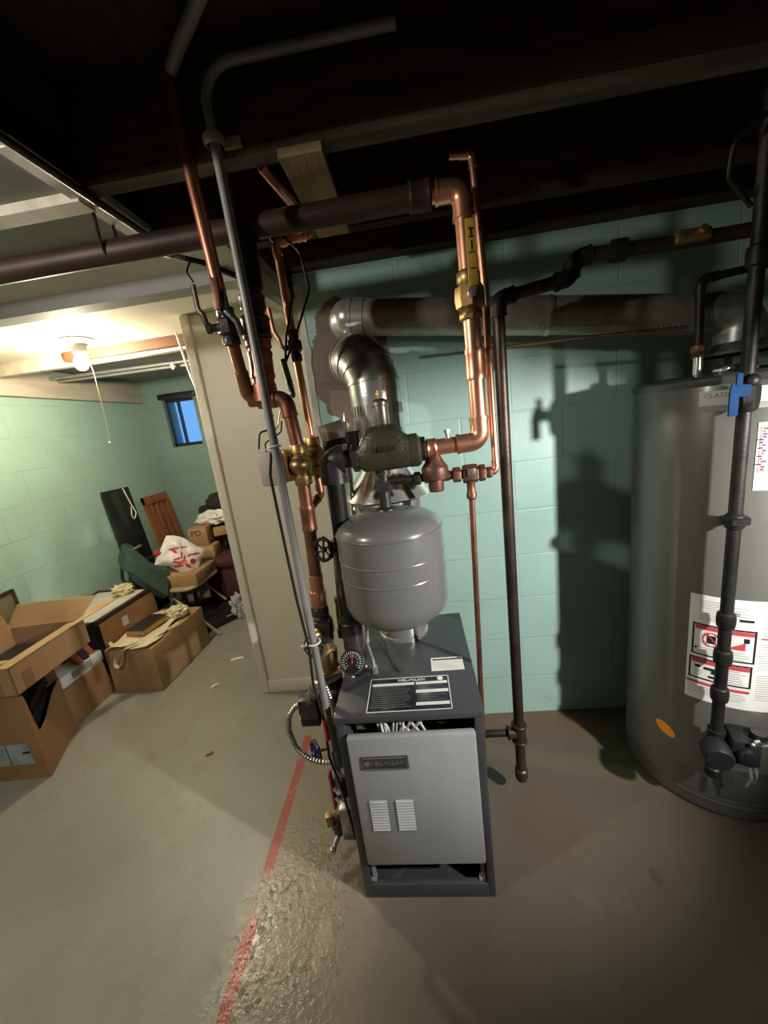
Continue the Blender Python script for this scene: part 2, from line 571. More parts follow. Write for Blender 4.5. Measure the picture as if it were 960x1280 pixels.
_p.inputs['IOR'].default_value = 1.1
bump(_nt, noise(_nt, objco(_nt), 14, 4), _p, .3, .02)
M['glass'] = _g

# ------------------------------------------------------------------ room
WB = 1.695                               # face of the back wall
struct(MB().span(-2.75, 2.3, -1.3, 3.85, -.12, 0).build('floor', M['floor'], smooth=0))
struct(MB().span(-.416, 2.3, WB, 1.93, 0, 2.12).build('wall_back', M['mint_back'], smooth=0))
struct(MB().span(-2.75, -2.55, -1.3, 3.85, 0, 2.32).build('wall_left', M['mint_left'], smooth=0))
wf = MB()
wf.span(-2.55, -2.335, 3.65, 3.85, 0, 2.32)
wf.span(-2.025, 0.2, 3.65, 3.85, 0, 2.32)
wf.span(-2.335, -2.025, 3.65, 3.85, 0, 1.515)
wf.span(-2.335, -2.025, 3.65, 3.85, 1.96, 2.32)
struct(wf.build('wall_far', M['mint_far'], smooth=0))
struct(MB().span(2.2, 2.3, -1.3, 1.695, 0, 2.32).build('wall_right', M['plain'], smooth=0))
struct(MB().span(-2.55, 2.2, -1.3, -1.2, 0, 2.32).build('wall_front', M['plain'], smooth=0))
struct(MB().span(.1, .2, 1.93, 3.65, 0, 2.32).build('wall_inner', M['plain'], smooth=0))
struct(MB().span(-1.03, -.2, 1.97, 2.02, 0, 2.118).build('wall_partition', M['panel'], smooth=0))
t = MB().box((-1.04, 1.99, 1.059), (.045, .085, 2.118), bev=.006).build('trim_1', M['panel'])
struct(t)
struct(MB().box((-.62, 1.962, .04), (.81, .016, .08), bev=.004).build('baseboard_partition', M['panel']))
struct(MB().box((-2.535, 1.2, 2.035), (.05, 4.9, .165), bev=.006).build('trim_2', M['timber']))
# jagged paint edge on the end of the block wall
pe = MB()
pts = []
for k in range(41):
    z = .02+k*.0515
    pts.append((-.392+.010*NZ.noise(V((z*9, 0, 3)))+.004*(k % 2), z))
poly = [(-.417, .02)]+pts+[(-.417, 2.08)]
pe.prism([(x, z) for x, z in poly], .006, frame((0, 1.6965, 0), (1, 0, 0), (0, 0, 1)))
struct(pe.build('trim_3', M['seam'], smooth=0))

# window far behind
w = MB().span(-2.335, -2.025, 3.70, 3.73, 1.515, 1.545)
w.span(-2.335, -2.025, 3.70, 3.73, 1.935, 1.96).span(-2.335, -2.318, 3.70, 3.73, 1.515, 1.96).span(-2.042, -2.025, 3.70, 3.73, 1.515, 1.96)
win = struct(w.build('window_1', M['blk'], smooth=0))
MB().span(-2.222, -2.208, 3.695, 3.735, 1.53, 1.95).build('mullion', M['blk'], win, smooth=0)
MB().span(-2.32, -2.222, 3.712, 3.718, 1.54, 1.94).build('pane', M['glass'], win, smooth=0)
MB().span(-2.208, -2.04, 3.712, 3.718, 1.54, 1.94).build('pane', M['glass'], win, smooth=0)
struct(MB().box((-2.17, 3.635, 1.985), (.36, .05, .05), bev=.004).build('trim_4', M['blk']))

# ceiling: open dark joists on the right, boarded on the left
ceil = struct(MB().span(-2.75, 2.3, -1.3, 3.85, 2.32, 2.38).build('ceiling', M['deck'], smooth=0))
for y in (-.62, -.2, .2, .61):
    MB().span(-.72, 2.2, y-.02, y+.02, 2.12, 2.32).build('joist', M['joist'], ceil, smooth=0)
MB().span(-.72, 2.2, 1.005, 1.045, 2.135, 2.32).build('joist', M['joist'], ceil, smooth=0)
MB().span(-.72, 2.2, 1.003, 1.047, 2.118, 2.135).build('joist_edge', M['edge'], ceil, label='pale lower edge of a joist', smooth=0)
MB().span(-.49, 2.2, 1.40, 1.44, 2.12, 2.32).build('joist', M['joist'], ceil, smooth=0)
MB().span(-.40, 2.2, 1.63, 1.93, 2.12, 2.32).build('sill_beam', M['joist'], ceil, smooth=0)
MB().span(-2.55, -.73, -1.2, 1.01, 2.12, 2.14).build('ceiling_board', M['gray_board'], ceil, smooth=0)
MB().span(-2.55, -.73, 1.01, 1.06, 2.098, 2.14).build('ceiling_strip', M['timber'], ceil, smooth=0)
MB().span(-2.55, -.73, 1.06, 1.33, 2.15, 2.17).build('ceiling_board', M['gray_board'], ceil, smooth=0)
MB().span(-2.55, -.54, 1.30, 1.345, 2.118, 2.32).build('joist', M['joist'], ceil, smooth=0)
MB().span(-2.55, -.54, 1.345, 2.27, 2.12, 2.14).build('ceiling_board', M['drywall'], ceil, label='cream painted ceiling board', smooth=0)
MB().span(-2.55, -.54, 1.52, 1.60, 2.068, 2.12).build('drop_beam', M['beam'], ceil, label='beam with shade painted in as gray', smooth=0)
MB().hexa([(-.54, 1.43, 2.005), (-.50, 1.43, 2.005), (-.50, 1.96, 2.05), (-.54, 1.96, 2.05),
           (-.54, 1.43, 2.16), (-.50, 1.43, 2.16), (-.50, 1.96, 2.16), (-.54, 1.96, 2.16)]).build('soffit_board', M['soffit'], ceil, label='pale cracked board', smooth=0)
MB().span(-1.96, -1.06, 2.245, 2.285, 2.065, 2.14).build('exposed_joist', M['orange'], ceil, label='bare orange brown board', smooth=0)
MB().span(-2.55, -1.06, 2.285, 2.33, 2.05, 2.14).build('ceiling_strip', M['timber'], ceil, smooth=0)
MB().span(-2.55, .1, 2.33, 3.65, 2.15, 2.17).build('ceiling_board', M['gray_board'], ceil, smooth=0)
nl = MB()
for k in range(12):
    nl.cyl((-2.3+k*.16, 1.70+.02*(k % 2), 2.121), (-2.3+k*.16, 1.70+.02*(k % 2), 2.117), .004, seg=8)
nl.build('nail_heads', M['lprint'], ceil)
MB().span(-.235, -.135, 1.0, 1.39, 2.098, 2.117).build('bridging_plank', M['pale'], ceil, label='short pale plank nailed under the joists', smooth=0)
e = MB()
for k in range(9):
    y = -.6+k*.205
    e.span(-.742-.006*(k % 3), -.712+.004*(k % 2), y, y+.204, 2.108-.004*(k % 2), 2.122)
tag(e.build('edge_strip', M['paper'], smooth=0), 'ragged whitish strip along the edge of the gray ceiling board, upper left', 'trim strip')
tag(MB().tube([(-.700, -.6, 2.11), (-.697, .3, 2.095), (-.703, .8, 2.10), (-.70, 1.24, 2.105)], .009, 10, .2).build('ceiling_cable', M['cable']), 'black cable running beside the whitish ceiling strip, upper left', 'cable')

# ------------------------------------------------------------------ pipe helpers
def run(parent, pts, r, m, fil=None, name='pipe', elbows=True, em=None, k=1.16):
    fil = fil or r*1.9
    MB().tube(pts, r, 18, fil, 8).build(name, m, parent)
    if elbows:
        P = [V(p) for p in pts]
        for i in range(1, len(P)-1):
            d1, d2 = (P[i-1]-P[i]).normalized(), (P[i+1]-P[i]).normalized()
            ang = d1.angle(d2)
            if ang > 2.9:
                continue
            ln = fil/math.tan(ang/2)+r*1.1
            e = MB().tube([P[i]+d1*ln, P[i], P[i]+d2*ln], r*k, 18, fil, 8)
            for d in (d1, d2):
                e.tube([P[i]+d*(ln-r*.25), P[i]+d*(ln+r*.12)], r*k*1.07, 18)
            e.build('elbow', em or m, parent)

def coupling(parent, a, b, r, m, name='coupling', label=None):
    a, b = V(a), V(b)
    d = (b-a).normalized()
    L = (b-a).length
    return MB().lathe([(r, 0), (r*1.06, .12*L), (r, .2*L), (r, .8*L), (r*1.06, .88*L), (r, L)], a, d, 20).build(name, m, parent, label)

def hexnut(mb, c, ax, r, h):
    mb.lathe([(r*.92, 0), (r, h*.15), (r, h*.85), (r*.92, h)], V(c)-V(ax).normalized()*h/2, ax, 6)
    return mb

def wheel(parent, c, ax, R, m, name='handwheel', label=None):
    ax = V(ax).normalized()
    c = V(c)
    b = MB().torus(c, ax, R, R*.17, 30, 8)
    b.cyl(c-ax*R*.22, c+ax*R*.22, R*.26)
    q = V((0, 0, 1)).rotation_difference(ax)
    for k in range(6):
        d = q @ V((math.cos(k*PI/3), math.sin(k*PI/3), 0))
        b.cyl(c+d*R*.2, c+d*R*.95, R*.10, seg=8)
        b.ball(c+d*R, R*.24, sub=2)
    w_ = b.build(name, m, parent, label)
    MB().cyl(c+ax*R*.22, c+ax*R*.34, R*.13, seg=6).build('wheel_nut', M['chrome'], w_)
    return w_

# ------------------------------------------------------------------ boiler
BX0, BX1, BY0, BY1, BZ = -.307, .113, .92, 1.47, .70
bo = thing('boiler', 'charcoal cabinet boiler with light gray front door standing under the gray tank', 'boiler', (-.097, 1.2, 0))
MB().span(BX0, BX0+.024, BY0, BY1, 0, BZ-.02, .003).build('side_panel', M['jacket'], bo)
MB().span(BX1-.024, BX1, BY0, BY1, 0, BZ-.02, .003).build('side_panel', M['jacket'], bo)
MB().span(BX0, BX1, BY1-.02, BY1, 0, BZ-.02).build('back_panel', M['jacket'], bo)
MB().span(BX0-.004, BX1+.004, BY0-.006, BY1, BZ-.022, BZ, .004).build('top_panel', M['jacket'], bo)
MB().span(BX0+.02, BX1-.02, BY0, BY0+.02, 0, .056, .003).build('plinth', M['jacket2'], bo)
MB().span(BX0+.024, BX1-.024, BY0+.015, BY1-.02, .004, .02).build('base_pan', M['jacket2'], bo)
MB().span(BX0+.03, BX1-.03, 1.05, BY1-.03, .13, .672).build('inner_casing', M['inner'], bo)
dr = MB().span(-.278, .088, .898, .922, .168, .644, .008).build('front_door', M['door'], bo, label='light gray front door')
np_ = MB().span(-.244, -.108, .894, .899, .536, .582, .003).build('name_plate', M['plate'], dr, label='dark raised name plate')
fr = MB()
for (a, b_, c_, d_) in ((-.240, -.112, .577, .5795), (-.240, -.112, .5385, .541), (-.240, -.2375, .5385, .5795), (-.1145, -.112, .5385, .5795)):
    fr.span(a, b_, .8925, .8945, c_, d_)
fr.build('lettering', M['plate_l'], dr, smooth=0)
lettering('lettering', 'WEIL-McLAIN', .0172, frame((-.170, .8935, .559), (1, 0, 0), (0, 0, 1)), M['plate_l'], dr)
MB().cyl((-.2275, .8945, .559), (-.2275, .8925, .559), .008, seg=12).build('lettering', M['plate_l'], dr)
for x0 in (-.238, -.160):
    l = MB()
    for k in range(11):
        z = .312+k*.0103
        l.box((x0+.0255, .8965, z+.004), (.051, .008, .0062), M=Mx.Rotation(.55, 4, 'X'))
    l.build('louver', M['slat'], dr, smooth=0)
g = MB().tube([(-.25, .99, .06), (-.05, .99, .085), (.095, .99, .06)], .012)
g.build('gas_manifold', M['iron'], bo)
for x in (-.27, .078):
    b = MB().span(x-.006, x+.006, .935, .942, .055, .15).span(x-.012, x+.006, .930, .948, .052, .066)
    b.build('door_hook', M['slat'], bo, smooth=0)
wv = MB()
for k in range(15):
    x = -.19+k*.0098
    r1, r2 = rnd.uniform(-.025, .025), rnd.uniform(-.03, .03)
    wv.tube([(x, .96+.01*rnd.random(), .60), (x+r1, .955, .640), (x+r2, .965, .676)], rnd.choice((.0028, .0036, .005)), 8, .02)
wv.build('wiring', M['tie'], bo, label='white wires behind the gap over the door')
MB().span(-.262, -.225, .98, 1.0, .60, .675).build('inner_bracket', M['galv_d'], bo)
MB().cyl((.0, .975, .64), (.0, 1.02, .64), .03).build('inner_fan', M['iron'], bo)
# labels on top
lb = MB().span(-.2145, .0325, .928, 1.074, BZ, BZ+.0012).build('top_label', M['lblack'], bo, label='large black and white rating label')
b = MB()
for (x0, x1, y0, y1) in ((-.2145, .0325, .928, .9305), (-.2145, .0325, 1.0715, 1.074), (-.2145, -.212, .928, 1.074), (.030, .0325, .928, 1.074)):
    b.span(x0, x1, y0, y1, BZ+.001, BZ+.0018)
for (x0, x1, y0, y1) in ((-.206, -.075, 1.038, 1.049), (-.07, .027, 1.038, 1.049), (-.07, .027, 1.000, 1.013), (-.07, .027, .948, .960)):
    b.span(x0, x1, y0, y1, BZ+.001, BZ+.0018)
b.build('label_bands', M['lwhite'], lb, smooth=0)
b = MB()
for k in range(11):
    y = 1.030-k*.0085
    b.span(-.205, -.082-rnd.random()*.02, y, y+.003, BZ+.001, BZ+.0017)
for k in range(9):
    y = 1.030-k*.0105
    if not (.995 < y < 1.015 or .943 < y < .963):
        b.span(-.066, .02-rnd.random()*.03, y, y+.003, BZ+.001, BZ+.0017)
b.build('label_print', M['lgray'], lb, smooth=0)
lettering('lettering', 'WEIL-McLAIN', .0145, frame((-.085, 1.060, BZ+.0016), (1, 0, 0), (0, 1, 0)), M['lwhite'], lb)
MB().lathe([(.0085, 0), (.0085, .0006)], (.006, 1.061, BZ+.0012), seg=16).torus((.006, 1.061, BZ+.0015), (0, 0, 1), .0085, .0008, 16, 6).build('lettering', M['lwhite'], lb)
b = MB()
for k in range(4):
    b.box((-.0675+.001*k, 1.043, BZ+.0021), (.11, .0028, .0004), 0)
lb2 = MB().span(-.018, .088, 1.099, 1.168, BZ, BZ+.0012).build('small_label', M['lwhite'], bo, label='small white label with fine print')
b2 = MB().span(-.012, .082, 1.153, 1.160, BZ+.001, BZ+.0016)
b2.build('label_bands', M['lblack'], lb2, smooth=0)
b3 = MB()
for k in range(6):
    b3.span(-.012, .078-rnd.random()*.02, 1.108+k*.007, 1.1105+k*.007, BZ+.001, BZ+.0016)
b3.build('label_print', M['lfaint'], lb2, smooth=0)
b.bm.free()
# thin black sensor wire on the top
MB().tube([(-.185, 1.28, .715), (-.165, 1.2, .705), (-.142, 1.14, .704), (-.128, 1.115, .706)], .003, 8, .03).ball((-.126, 1.11, .707), .007, sub=2).build('sensor_wire', M['cable'], bo)

# ------------------------------------------------------------------ boiler vent
FX, FY = -.113, 1.365
fl = thing('boiler_vent', 'shiny galvanised vent stack with draft hood rising from the boiler top', 'flue pipe', (FX, FY, .70))
MB().lathe([(.095, 0), (.095, .012), (.092, .015), (.092, .14)], (FX, FY, .70)).build('outlet_collar', M['chrome'], fl)
MB().lathe([(.092, .835), (.128, .90), (.128, 1.235), (.124, 1.235), (.124, .90)], (FX, FY, 0), caps=False).build('hood_body', M['galv'], fl)
MB().lathe([(.150, 1.244), (.154, 1.247), (.150, 1.255), (.088, 1.343), (.088, 1.36), (.086, 1.36), (.086, 1.343), (.147, 1.248)], (FX, FY, 0), caps=False, seg=40).build('draft_hood', M['chrome'], fl, label='bright conical draft hood')
MB().lathe([(.086, 1.335), (.086, 1.45), (.0885, 1.452), (.0885, 1.462), (.086, 1.464), (.086, 1.60)], (FX, FY, 0), seg=36).build('vent_pipe', M['galv'], fl)
sc = MB()
for k in range(5):
    a = -PI/2+(k-2)*.5
    sc.cyl((FX+.085*math.cos(a), FY+.085*math.sin(a), 1.475), (FX+.09*math.cos(a), FY+.09*math.sin(a), 1.475), .004, seg=6)
MB().tube([(FX+.088, FY-.02, 1.36), (FX+.10, FY-.03, 1.395), (FX+.092, FY-.02, 1.42)], .003, 6).build('spill_switch', M['galv_d'], fl)
sc.build('screws', M['galv_d'], fl)
cr = MB()                                   # crimped band
for k in range(40):
    a = 2*PI*k/40
    cr.box((FX+.0865*math.cos(a), FY+.0865*math.sin(a), 1.545), (.004, .005, .035), a)
cr.build('crimped_end', M['galv'], fl)
# gored elbow, three segments then a last collar facing the wall
gp = [V((FX, FY, 1.585)), V((FX-.002, FY+.004, 1.635)), V((FX-.018, FY+.022, 1.688)), V((FX-.048, FY+.055, 1.722)), V((FX-.072, FY+.105, 1.726))]
for i in range(4):
    MB().tube([gp[i], gp[i+1]], .0865, 32).build('elbow_gore', M['galv'] if i < 1 else M['galv_d'], fl)
    d = (gp[i+1]-gp[i]).normalized()
    MB().tube([gp[i+1]-d*.004, gp[i+1]+d*.004], .0895, 32).build('elbow_bead', M['galv_d'], fl)
    if 0 < i:
        MB().ball(gp[i], .0868, sub=4).build('elbow_gore', M['galv_d'], fl)
MB().tube([gp[4], gp[4]+V((-.012, .05, 0)), (FX-.10, 1.72, 1.728)], .079, 32, .05).build('wall_collar', M['galv_d'], fl)

# ------------------------------------------------------------------ water heater vent along the wall
HX, HY, HR = 1.065, 1.40, .28
hv = thing('heater_vent', 'long dusty vent pipe running along the mint wall to the water heater', 'flue pipe', (HX, HY, 1.60))
pa, pb = V((-.225, 1.535, 1.895)), V((HX, 1.42, 1.700))
MB().tube([(HX, HY, 1.60), (HX, HY, 1.70), pb+V((-.12, .01, .018))], .063, 28, .075).build('elbow', M['galv_d'], hv)
dd = (pa-pb).normalized()
MB().tube([pb+dd*.11, pb.lerp(pa, .45)], .0605, 28).build('vent_pipe', M['flue_d'], hv)
MB().tube([pb.lerp(pa, .44), pb.lerp(pa, .93)], .062, 28).build('vent_pipe', M['flue_d'], hv)
MB().tube([pb.lerp(pa, .435), pb.lerp(pa, .445)], .0645, 28).build('pipe_bead', M['galv_d'], hv)
sm = MB()
for k in range(60):
    q = pb.lerp(pa, .13+.8*k/60)
    sm.ball(q+V((0, -.044, -.044)), .0035, sub=1)
sm.build('seam_ridge', M['galv_d'], hv)
ce = pb.lerp(pa, .925)
MB().tube([ce, ce+dd*.05], .0645, 32).build('end_elbow', M['galv'], hv, label='bright end elbow turning into the wall')
c1 = ce+dd*.05
MB().tube([c1-dd*.006, c1+dd*.004], .067, 32).tube([c1, c1+dd*.02+V((0, .012, 0)), c1+dd*.034+V((0, .05, 0)), c1+dd*.036+V((0, .15, 0))], .0625, 32).ball(c1+dd*.012, .0622, (1, 1, 1), 4).build('end_elbow', M['galv'], hv)

# ------------------------------------------------------------------ expansion tank, separator, vent
TX, TY = -.100, 1.10
et = thing('expansion_tank', 'gray steel expansion tank hanging above the boiler under the olive casting', 'tank', (TX, TY, .90))
r = .158
prof = [(.02, .902), (.06, .904), (.10, .913), (.13, .928), (.149, .948), (.157, .972), (r, .99), (r, 1.192), (.156, 1.203), (.147, 1.218), (.13, 1.230), (.10, 1.240), (.06, 1.248), (.03, 1.251)]
MB().lathe(prof, (TX, TY, 0), seg=56).build('tank_shell', M['tank'], et)
for z in (1.068, 1.122, 1.196):
    MB().torus((TX, TY, z), (0, 0, 1), r-.0012, .0034, 56, 8).build('seam_bead', M['tank'], et)
MB().cyl((TX, TY, .885), (TX, TY, .905), .018).build('air_valve', M['blk'], et)
MB().lathe([(.034, 1.245), (.030, 1.256), (.017, 1.260), (.017, 1.31)], (TX, TY, 0), seg=20).build('stem', M['castd'], et)
hexnut(MB(), (TX+.003, TY, 1.32), (0, 0, 1), .024, .028).cyl((TX, TY, 1.29), (TX+.004, TY, 1.37), .0155).build('nipple', M['castd'], et)

SZ = 1.412
sp = thing('air_separator', 'olive cast iron air separator on top of the gray expansion tank', 'air separator', (-.08, TY, 1.37))
# body: long casting, humped in the middle, flat bottom
R = []
for (x, hh, ww, zb) in ((-.158, .034, .036, -.034), (-.150, .036, .038, -.036), (-.1495, .046, .042, -.040), (-.140, .062, .046, -.043), (-.126, .076, .049, -.044), (-.108, .083, .051, -.044), (-.075, .084, .052, -.044), (-.050, .080, .052, -.043),
                        (-.036, .069, .050, -.043), (-.024, .054, .048, -.042), (-.012, .047, .046, -.042), (-.011, .049, .047, -.043), (.010, .049, .047, -.043), (.012, .044, .043, -.040), (.018, .038, .038, -.036)):
    ring = []
    for k in range(28):
        a = 2*PI*k/28
        cz, sy = math.sin(a), math.cos(a)
        z = (hh if cz > 0 else -zb)*(abs(cz)**.75)*(1 if cz > 0 else -1)
        y = ww*(abs(sy)**.55)*(1 if sy > 0 else -1)
        ring.append(V((x, TY+y, SZ+z)))
    R.append(ring)
MB().rings(R).build('casting', M['castg'], sp)
lettering('lettering', 'TACO', .022, frame((-.082, TY-.0525, SZ+.018), (1, 0, .02), (0, .18, 1)), M['castg'], sp, depth=.0025)
hexnut(MB(), (.024, TY, SZ+.003), (1, 0, 0), .034, .016).build('union_collar', M['castd'], sp)
hexnut(MB(), (-.168, TY, SZ), (1, 0, 0), .041, .022).build('union_collar', M['castd'], sp)
MB().cyl((TX+.003, TY, 1.355), (TX+.003, TY, 1.385), .022).build('tank_boss', M['castg'], sp)
av = thing('air_vent', 'small brass float air vent standing on the olive casting', 'air vent', (-.082, TY, 1.490))
MB().lathe([(.012, 1.478), (.012, 1.492), (.020, 1.495), (.0215, 1.50), (.0215, 1.545), (.024, 1.547), (.024, 1.556), (.018, 1.562), (.008, 1.566)], (-.082, TY, 0), seg=20).build('vent_body', M['ctrl'], av)
MB().cyl((-.082, TY, 1.562), (-.082, TY, 1.588), .005).cyl((-.082, TY, 1.574), (-.082, TY, 1.58), .009, seg=8).build('valve_cap', M['brass'], av)

# ------------------------------------------------------------------ black supply riser from boiler to separator
sr = thing('supply_riser', 'black iron riser with gunmetal elbow left of the gray tank', 'pipe', (-.262, 1.12, .70))
MB().tube([(-.172, TY, SZ), (-.212, TY, SZ)], .027, 20).build('nipple', M['castd'], sr)
ex = -.236
el = MB().tube([(-.20, TY, SZ), (ex, TY, SZ), (ex-.002, TY, SZ-.062)], .039, 24, .032, 10)
el.tube([(-.199, TY, SZ), (-.213, TY, SZ)], .042, 24).tube([(ex-.002, TY, SZ-.052), (ex-.002, TY, SZ-.066)], .041, 24)
el.build('elbow', M['castd'], sr, label='rounded gunmetal elbow')
MB().tube([(ex-.002, TY, SZ-.05), (-.256, 1.12, .86)], .0265, 20).build('pipe', M['iron'], sr)
MB().tube([(-.2625, 1.12, .90), (-.264, 1.12, .745)], .033, 20).torus((-.263, 1.12, .89), (0, 0, 1), .033, .006).torus((-.264, 1.12, .76), (0, 0, 1), .034, .007).tube([(-.264, 1.12, .81), (-.264, 1.068, .79)], .024, 16).build('tee', M['castd'], sr)
MB().tube([(-.264, 1.12, .75), (-.265, 1.12, .70)], .027, 20).build('nipple', M['iron'], sr)
gg = thing('pressure_gauge', 'round black dial gauge with red needle on the boiler top', 'gauge', (-.264, 1.05, .78))
GM = V((0, -.82, .57))
gc = V((-.258, 1.052, .785))
MB().lathe([(.036, 0), (.0385, .004), (.0385, .018), (.035, .020)], gc, GM, 32).build('dial_case', M['blk'], gg)
MB().torus(gc+GM*.019, GM, .036, .0032, 32, 8).build('bezel', M['castd'], gg)
gx = V((1, 0, 0))
gy = GM.cross(gx)
tk = MB()
for k in range(20):
    a = math.radians(-40+k*260/19)
    d = gx*math.cos(a)+gy*math.sin(a)
    tk.cyl(gc+GM*.0205+d*.024, gc+GM*.0205+d*.031, .0011, seg=5)
for k in range(10):
    a = math.radians(-35+k*250/9)
    d = gx*math.cos(a)+gy*math.sin(a)
    tk.cyl(gc+GM*.0205+d*.016, gc+GM*.0205+d*.020, .0009, seg=5)
tk.build('dial_marks', M['lwhite'], gg)
MB().cyl(gc+GM*.021-gy*.006, gc+GM*.021+gy*.022, .0016, seg=6).ball(gc+GM*.021, .0035, sub=2).build('needle', M['redp'], gg)
st = MB()
for a in (200, 270, 340):
    d = gx*math.cos(math.radians(a))+gy*math.sin(math.radians(a))
    st.ball(gc+d*.043+GM*.008, .0055, sub=2)
st.build('case_screws', M['chrome'], gg)
fw = thing('sensor_fitting', 'small bright wired fitting on the boiler top right of the dial gauge', 'fitting', (-.205, 1.10, .70))
MB().cyl((-.205, 1.11, .70), (-.205, 1.11, .725), .011, seg=6).cyl((-.205, 1.11, .72), (-.208, 1.115, .75), .006).build('well', M['chrome'], fw)
MB().tube([(-.208, 1.115, .75), (-.225, 1.14, .80), (-.215, 1.15, .85)], .005, 8, .03).build('lead', M['galv'], fw)
MB().ball((-.212, 1.15, .855), .015, (1, .8, 1), 2, .3, 6, 4).build('wire_nuts', M['wht'], fw)
# gate valve with black wheel beside the riser
gv = thing('purge_valve', 'black handwheel valve sticking out left of the gray tank', 'valve', (-.262, 1.12, 1.15))
MB().tube([(-.262, 1.115, 1.15), (-.288, 1.10, 1.152)], .017, 14).lathe([(.026, 0), (.026, .02), (.016, .028)], (-.258, 1.118, 1.15), (-1, -.5, 0), 8).build('valve_body', M['iron'], gv)
wheel(gv, (-.302, 1.083, 1.152), (-.45, -.9, .15), .033, M['pump'])
MB().lathe([(.012, 0), (.016, .01), (.012, .06), (.015, .07), (.012, .085)], (-.300, 1.15, .88), (.02, 0, 1), 14).build('drain_cock', M['brass'], sr)
MB().tube([(-.285, 1.15, 1.13), (-.296, 1.15, .965)], .007, 10).build('side_tube', M['galv_d'], sr)
MB().lathe([(.018, 0), (.018, .03), (.013, .035), (.013, .06)], (-.302, 1.15, .82), seg=8).build('union', M['castd'], sr)

# ------------------------------------------------------------------ copper supply main
cm = thing('copper_supply_main', 'thick bright copper pipe rising right of the gray tank and turning left under the joists', 'pipe', (.18, TY, 1.41))
X1, ZT = .181, 2.03
run(cm, [(.030, TY, SZ+.002), (.185, TY, SZ+.005), (.180, TY+.01, ZT), (.07, TY+.012, ZT)], .0225, M['copper'], .040)
coupling(cm, (.034, TY, SZ+.002), (.062, TY, SZ+.002), .0265, M['copper'])
coupling(cm, (.184, TY+.003, 1.58), (.184, TY+.004, 1.66), .0255, M['copper'])
MB().cyl((.095, TY, SZ+.025), (.095, TY, SZ+.045), .006, seg=10).cyl((.095, TY, SZ+.04), (.095, TY, SZ+.048), .009, seg=8).build('vent_screw', M['chrome'], cm)
om = thing('dark_heating_main', 'copper heating main with shade painted into its dark colour, running left below the joists', 'pipe', (-.9, 1.112, 2.03))
MB().tube([(.075, TY+.012, ZT), (-1.9, 1.112, ZT)], .0285, 20).build('pipe', M['copper_m'], om)
coupling(om, (.105, TY+.012, ZT), (.05, TY+.012, ZT), .033, M['copper_m'])
for x in (-.75,):
    MB().tube([(x, 1.08, 2.12), (x, 1.078, 2.03), (x, 1.112, 1.996), (x, 1.146, 2.03), (x, 1.146, 2.12)], .004, 8, .03).build('hanger_strap', M['iron'], om)
bv = thing('ball_valve', 'brass ball valve on the thick copper pipe', 'valve', (.181, TY+.006, 1.78))
bc = V((.1815, TY+.006, 1.785))
MB().lathe([(.027, -.055), (.030, -.05), (.030, -.035), (.026, -.03), (.036, -.024), (.039, 0), (.036, .024), (.026, .03), (.030, .035), (.030, .058), (.027, .062)], bc, seg=8).build('valve_body', M['brass'], bv)
MB().cyl(bc+V((0, -.03, 0)), bc+V((0, -.056, 0)), .011).cyl(bc+V((0, -.05, 0)), bc+V((0, -.06, 0)), .007, seg=6).build('stem', M['chrome'], bv)
MB().box(bc+V((.004, -.05, .085)), (.024, .004, .145), bev=.0015).build('lever', M['tagy'], bv, label='yellow lever handle')
b = MB()
for dz, w_, h_ in ((.135, .012, .004), (.128, .004, .014), (.118, .010, .004), (.10, .003, .02), (.085, .014, .0025), (.05, .012, .003)):
    b.box(bc+V((.004, -.0525, dz)), (w_, .0012, h_))
b.build('lever_print', M['marker'], bv, smooth=0)

# ------------------------------------------------------------------ fill line: pressure reducer, backflow preventer, thin copper
fi = thing('pressure_reducer', 'reddish bronze pressure reducing valve right of the bright cone', 'valve', (.05, TY, 1.34))
Z = 1.333
MB().tube([(-.095, TY, 1.335), (.02, TY, Z)], .012, 14).build('nipple', M['iron'], fi)
hexnut(MB(), (.0, TY, Z), (1, 0, 0), .019, .02).build('nut', M['iron'], fi)
MB().lathe([(.020, -.055), (.022, -.05), (.022, -.022), (.036, -.018), (.038, -.004), (.038, .012), (.036, .018), (.028, .028), (.022, .040), (.016, .052), (.008, .056)], (.052, TY, Z+.012), seg=20).tube([(.02, TY, Z), (.09, TY, Z)], .017, 14).build('valve_body', M['bronze'], fi)
bf = thing('backflow_preventer', 'bronze backflow preventer between reducer and thin copper pipe', 'valve', (.148, TY, 1.33))
b = MB().tube([(.088, TY, Z-.001), (.20, TY, Z-.005)], .013, 14)
hexnut(b, (.112, TY, Z-.002), (1, 0, 0), .022, .022)
hexnut(b, (.150, TY, Z-.003), (1, 0, 0), .027, .042)
hexnut(b, (.183, TY, Z-.004), (1, 0, 0), .024, .018)
b.build('valve_body', M['bronze'], bf)
MB().box((.150, TY-.027, Z+.004), (.022, .003, .022), bev=.001).build('tag', M['galv_d'], bf)
MB().lathe([(.016, -.02), (.012, -.03), (.012, -.055), (.015, -.06), (.015, -.072), (.010, -.078)], (.150, TY, Z), seg=14).build('relief_outlet', M['bronze'], bf)
fu = thing('copper_fill_pipe', 'thin copper pipe rising beside the thick copper pipe', 'pipe', (.21, TY, 1.33))
run(fu, [(.195, TY, Z-.005), (.222, TY, Z-.005), (.226, TY+.03, 1.62), (.236, 1.18, 1.80), (.222, 1.18, 2.135), (.165, 1.18, 2.14)], .0095, M['copper'], .02)
coupling(fu, (.2262, TY+.035, 1.60), (.229, TY+.045, 1.66), .014, M['copper_d'])
hexnut(MB(), (.203, TY, Z-.005), (1, 0, 0), .016, .014).build('nut', M['bronze'], fu)
MB().box((.236, 1.155, 1.80), (.012, .006, .06), bev=.002).build('pipe_clip', M['galv_d'], fu)
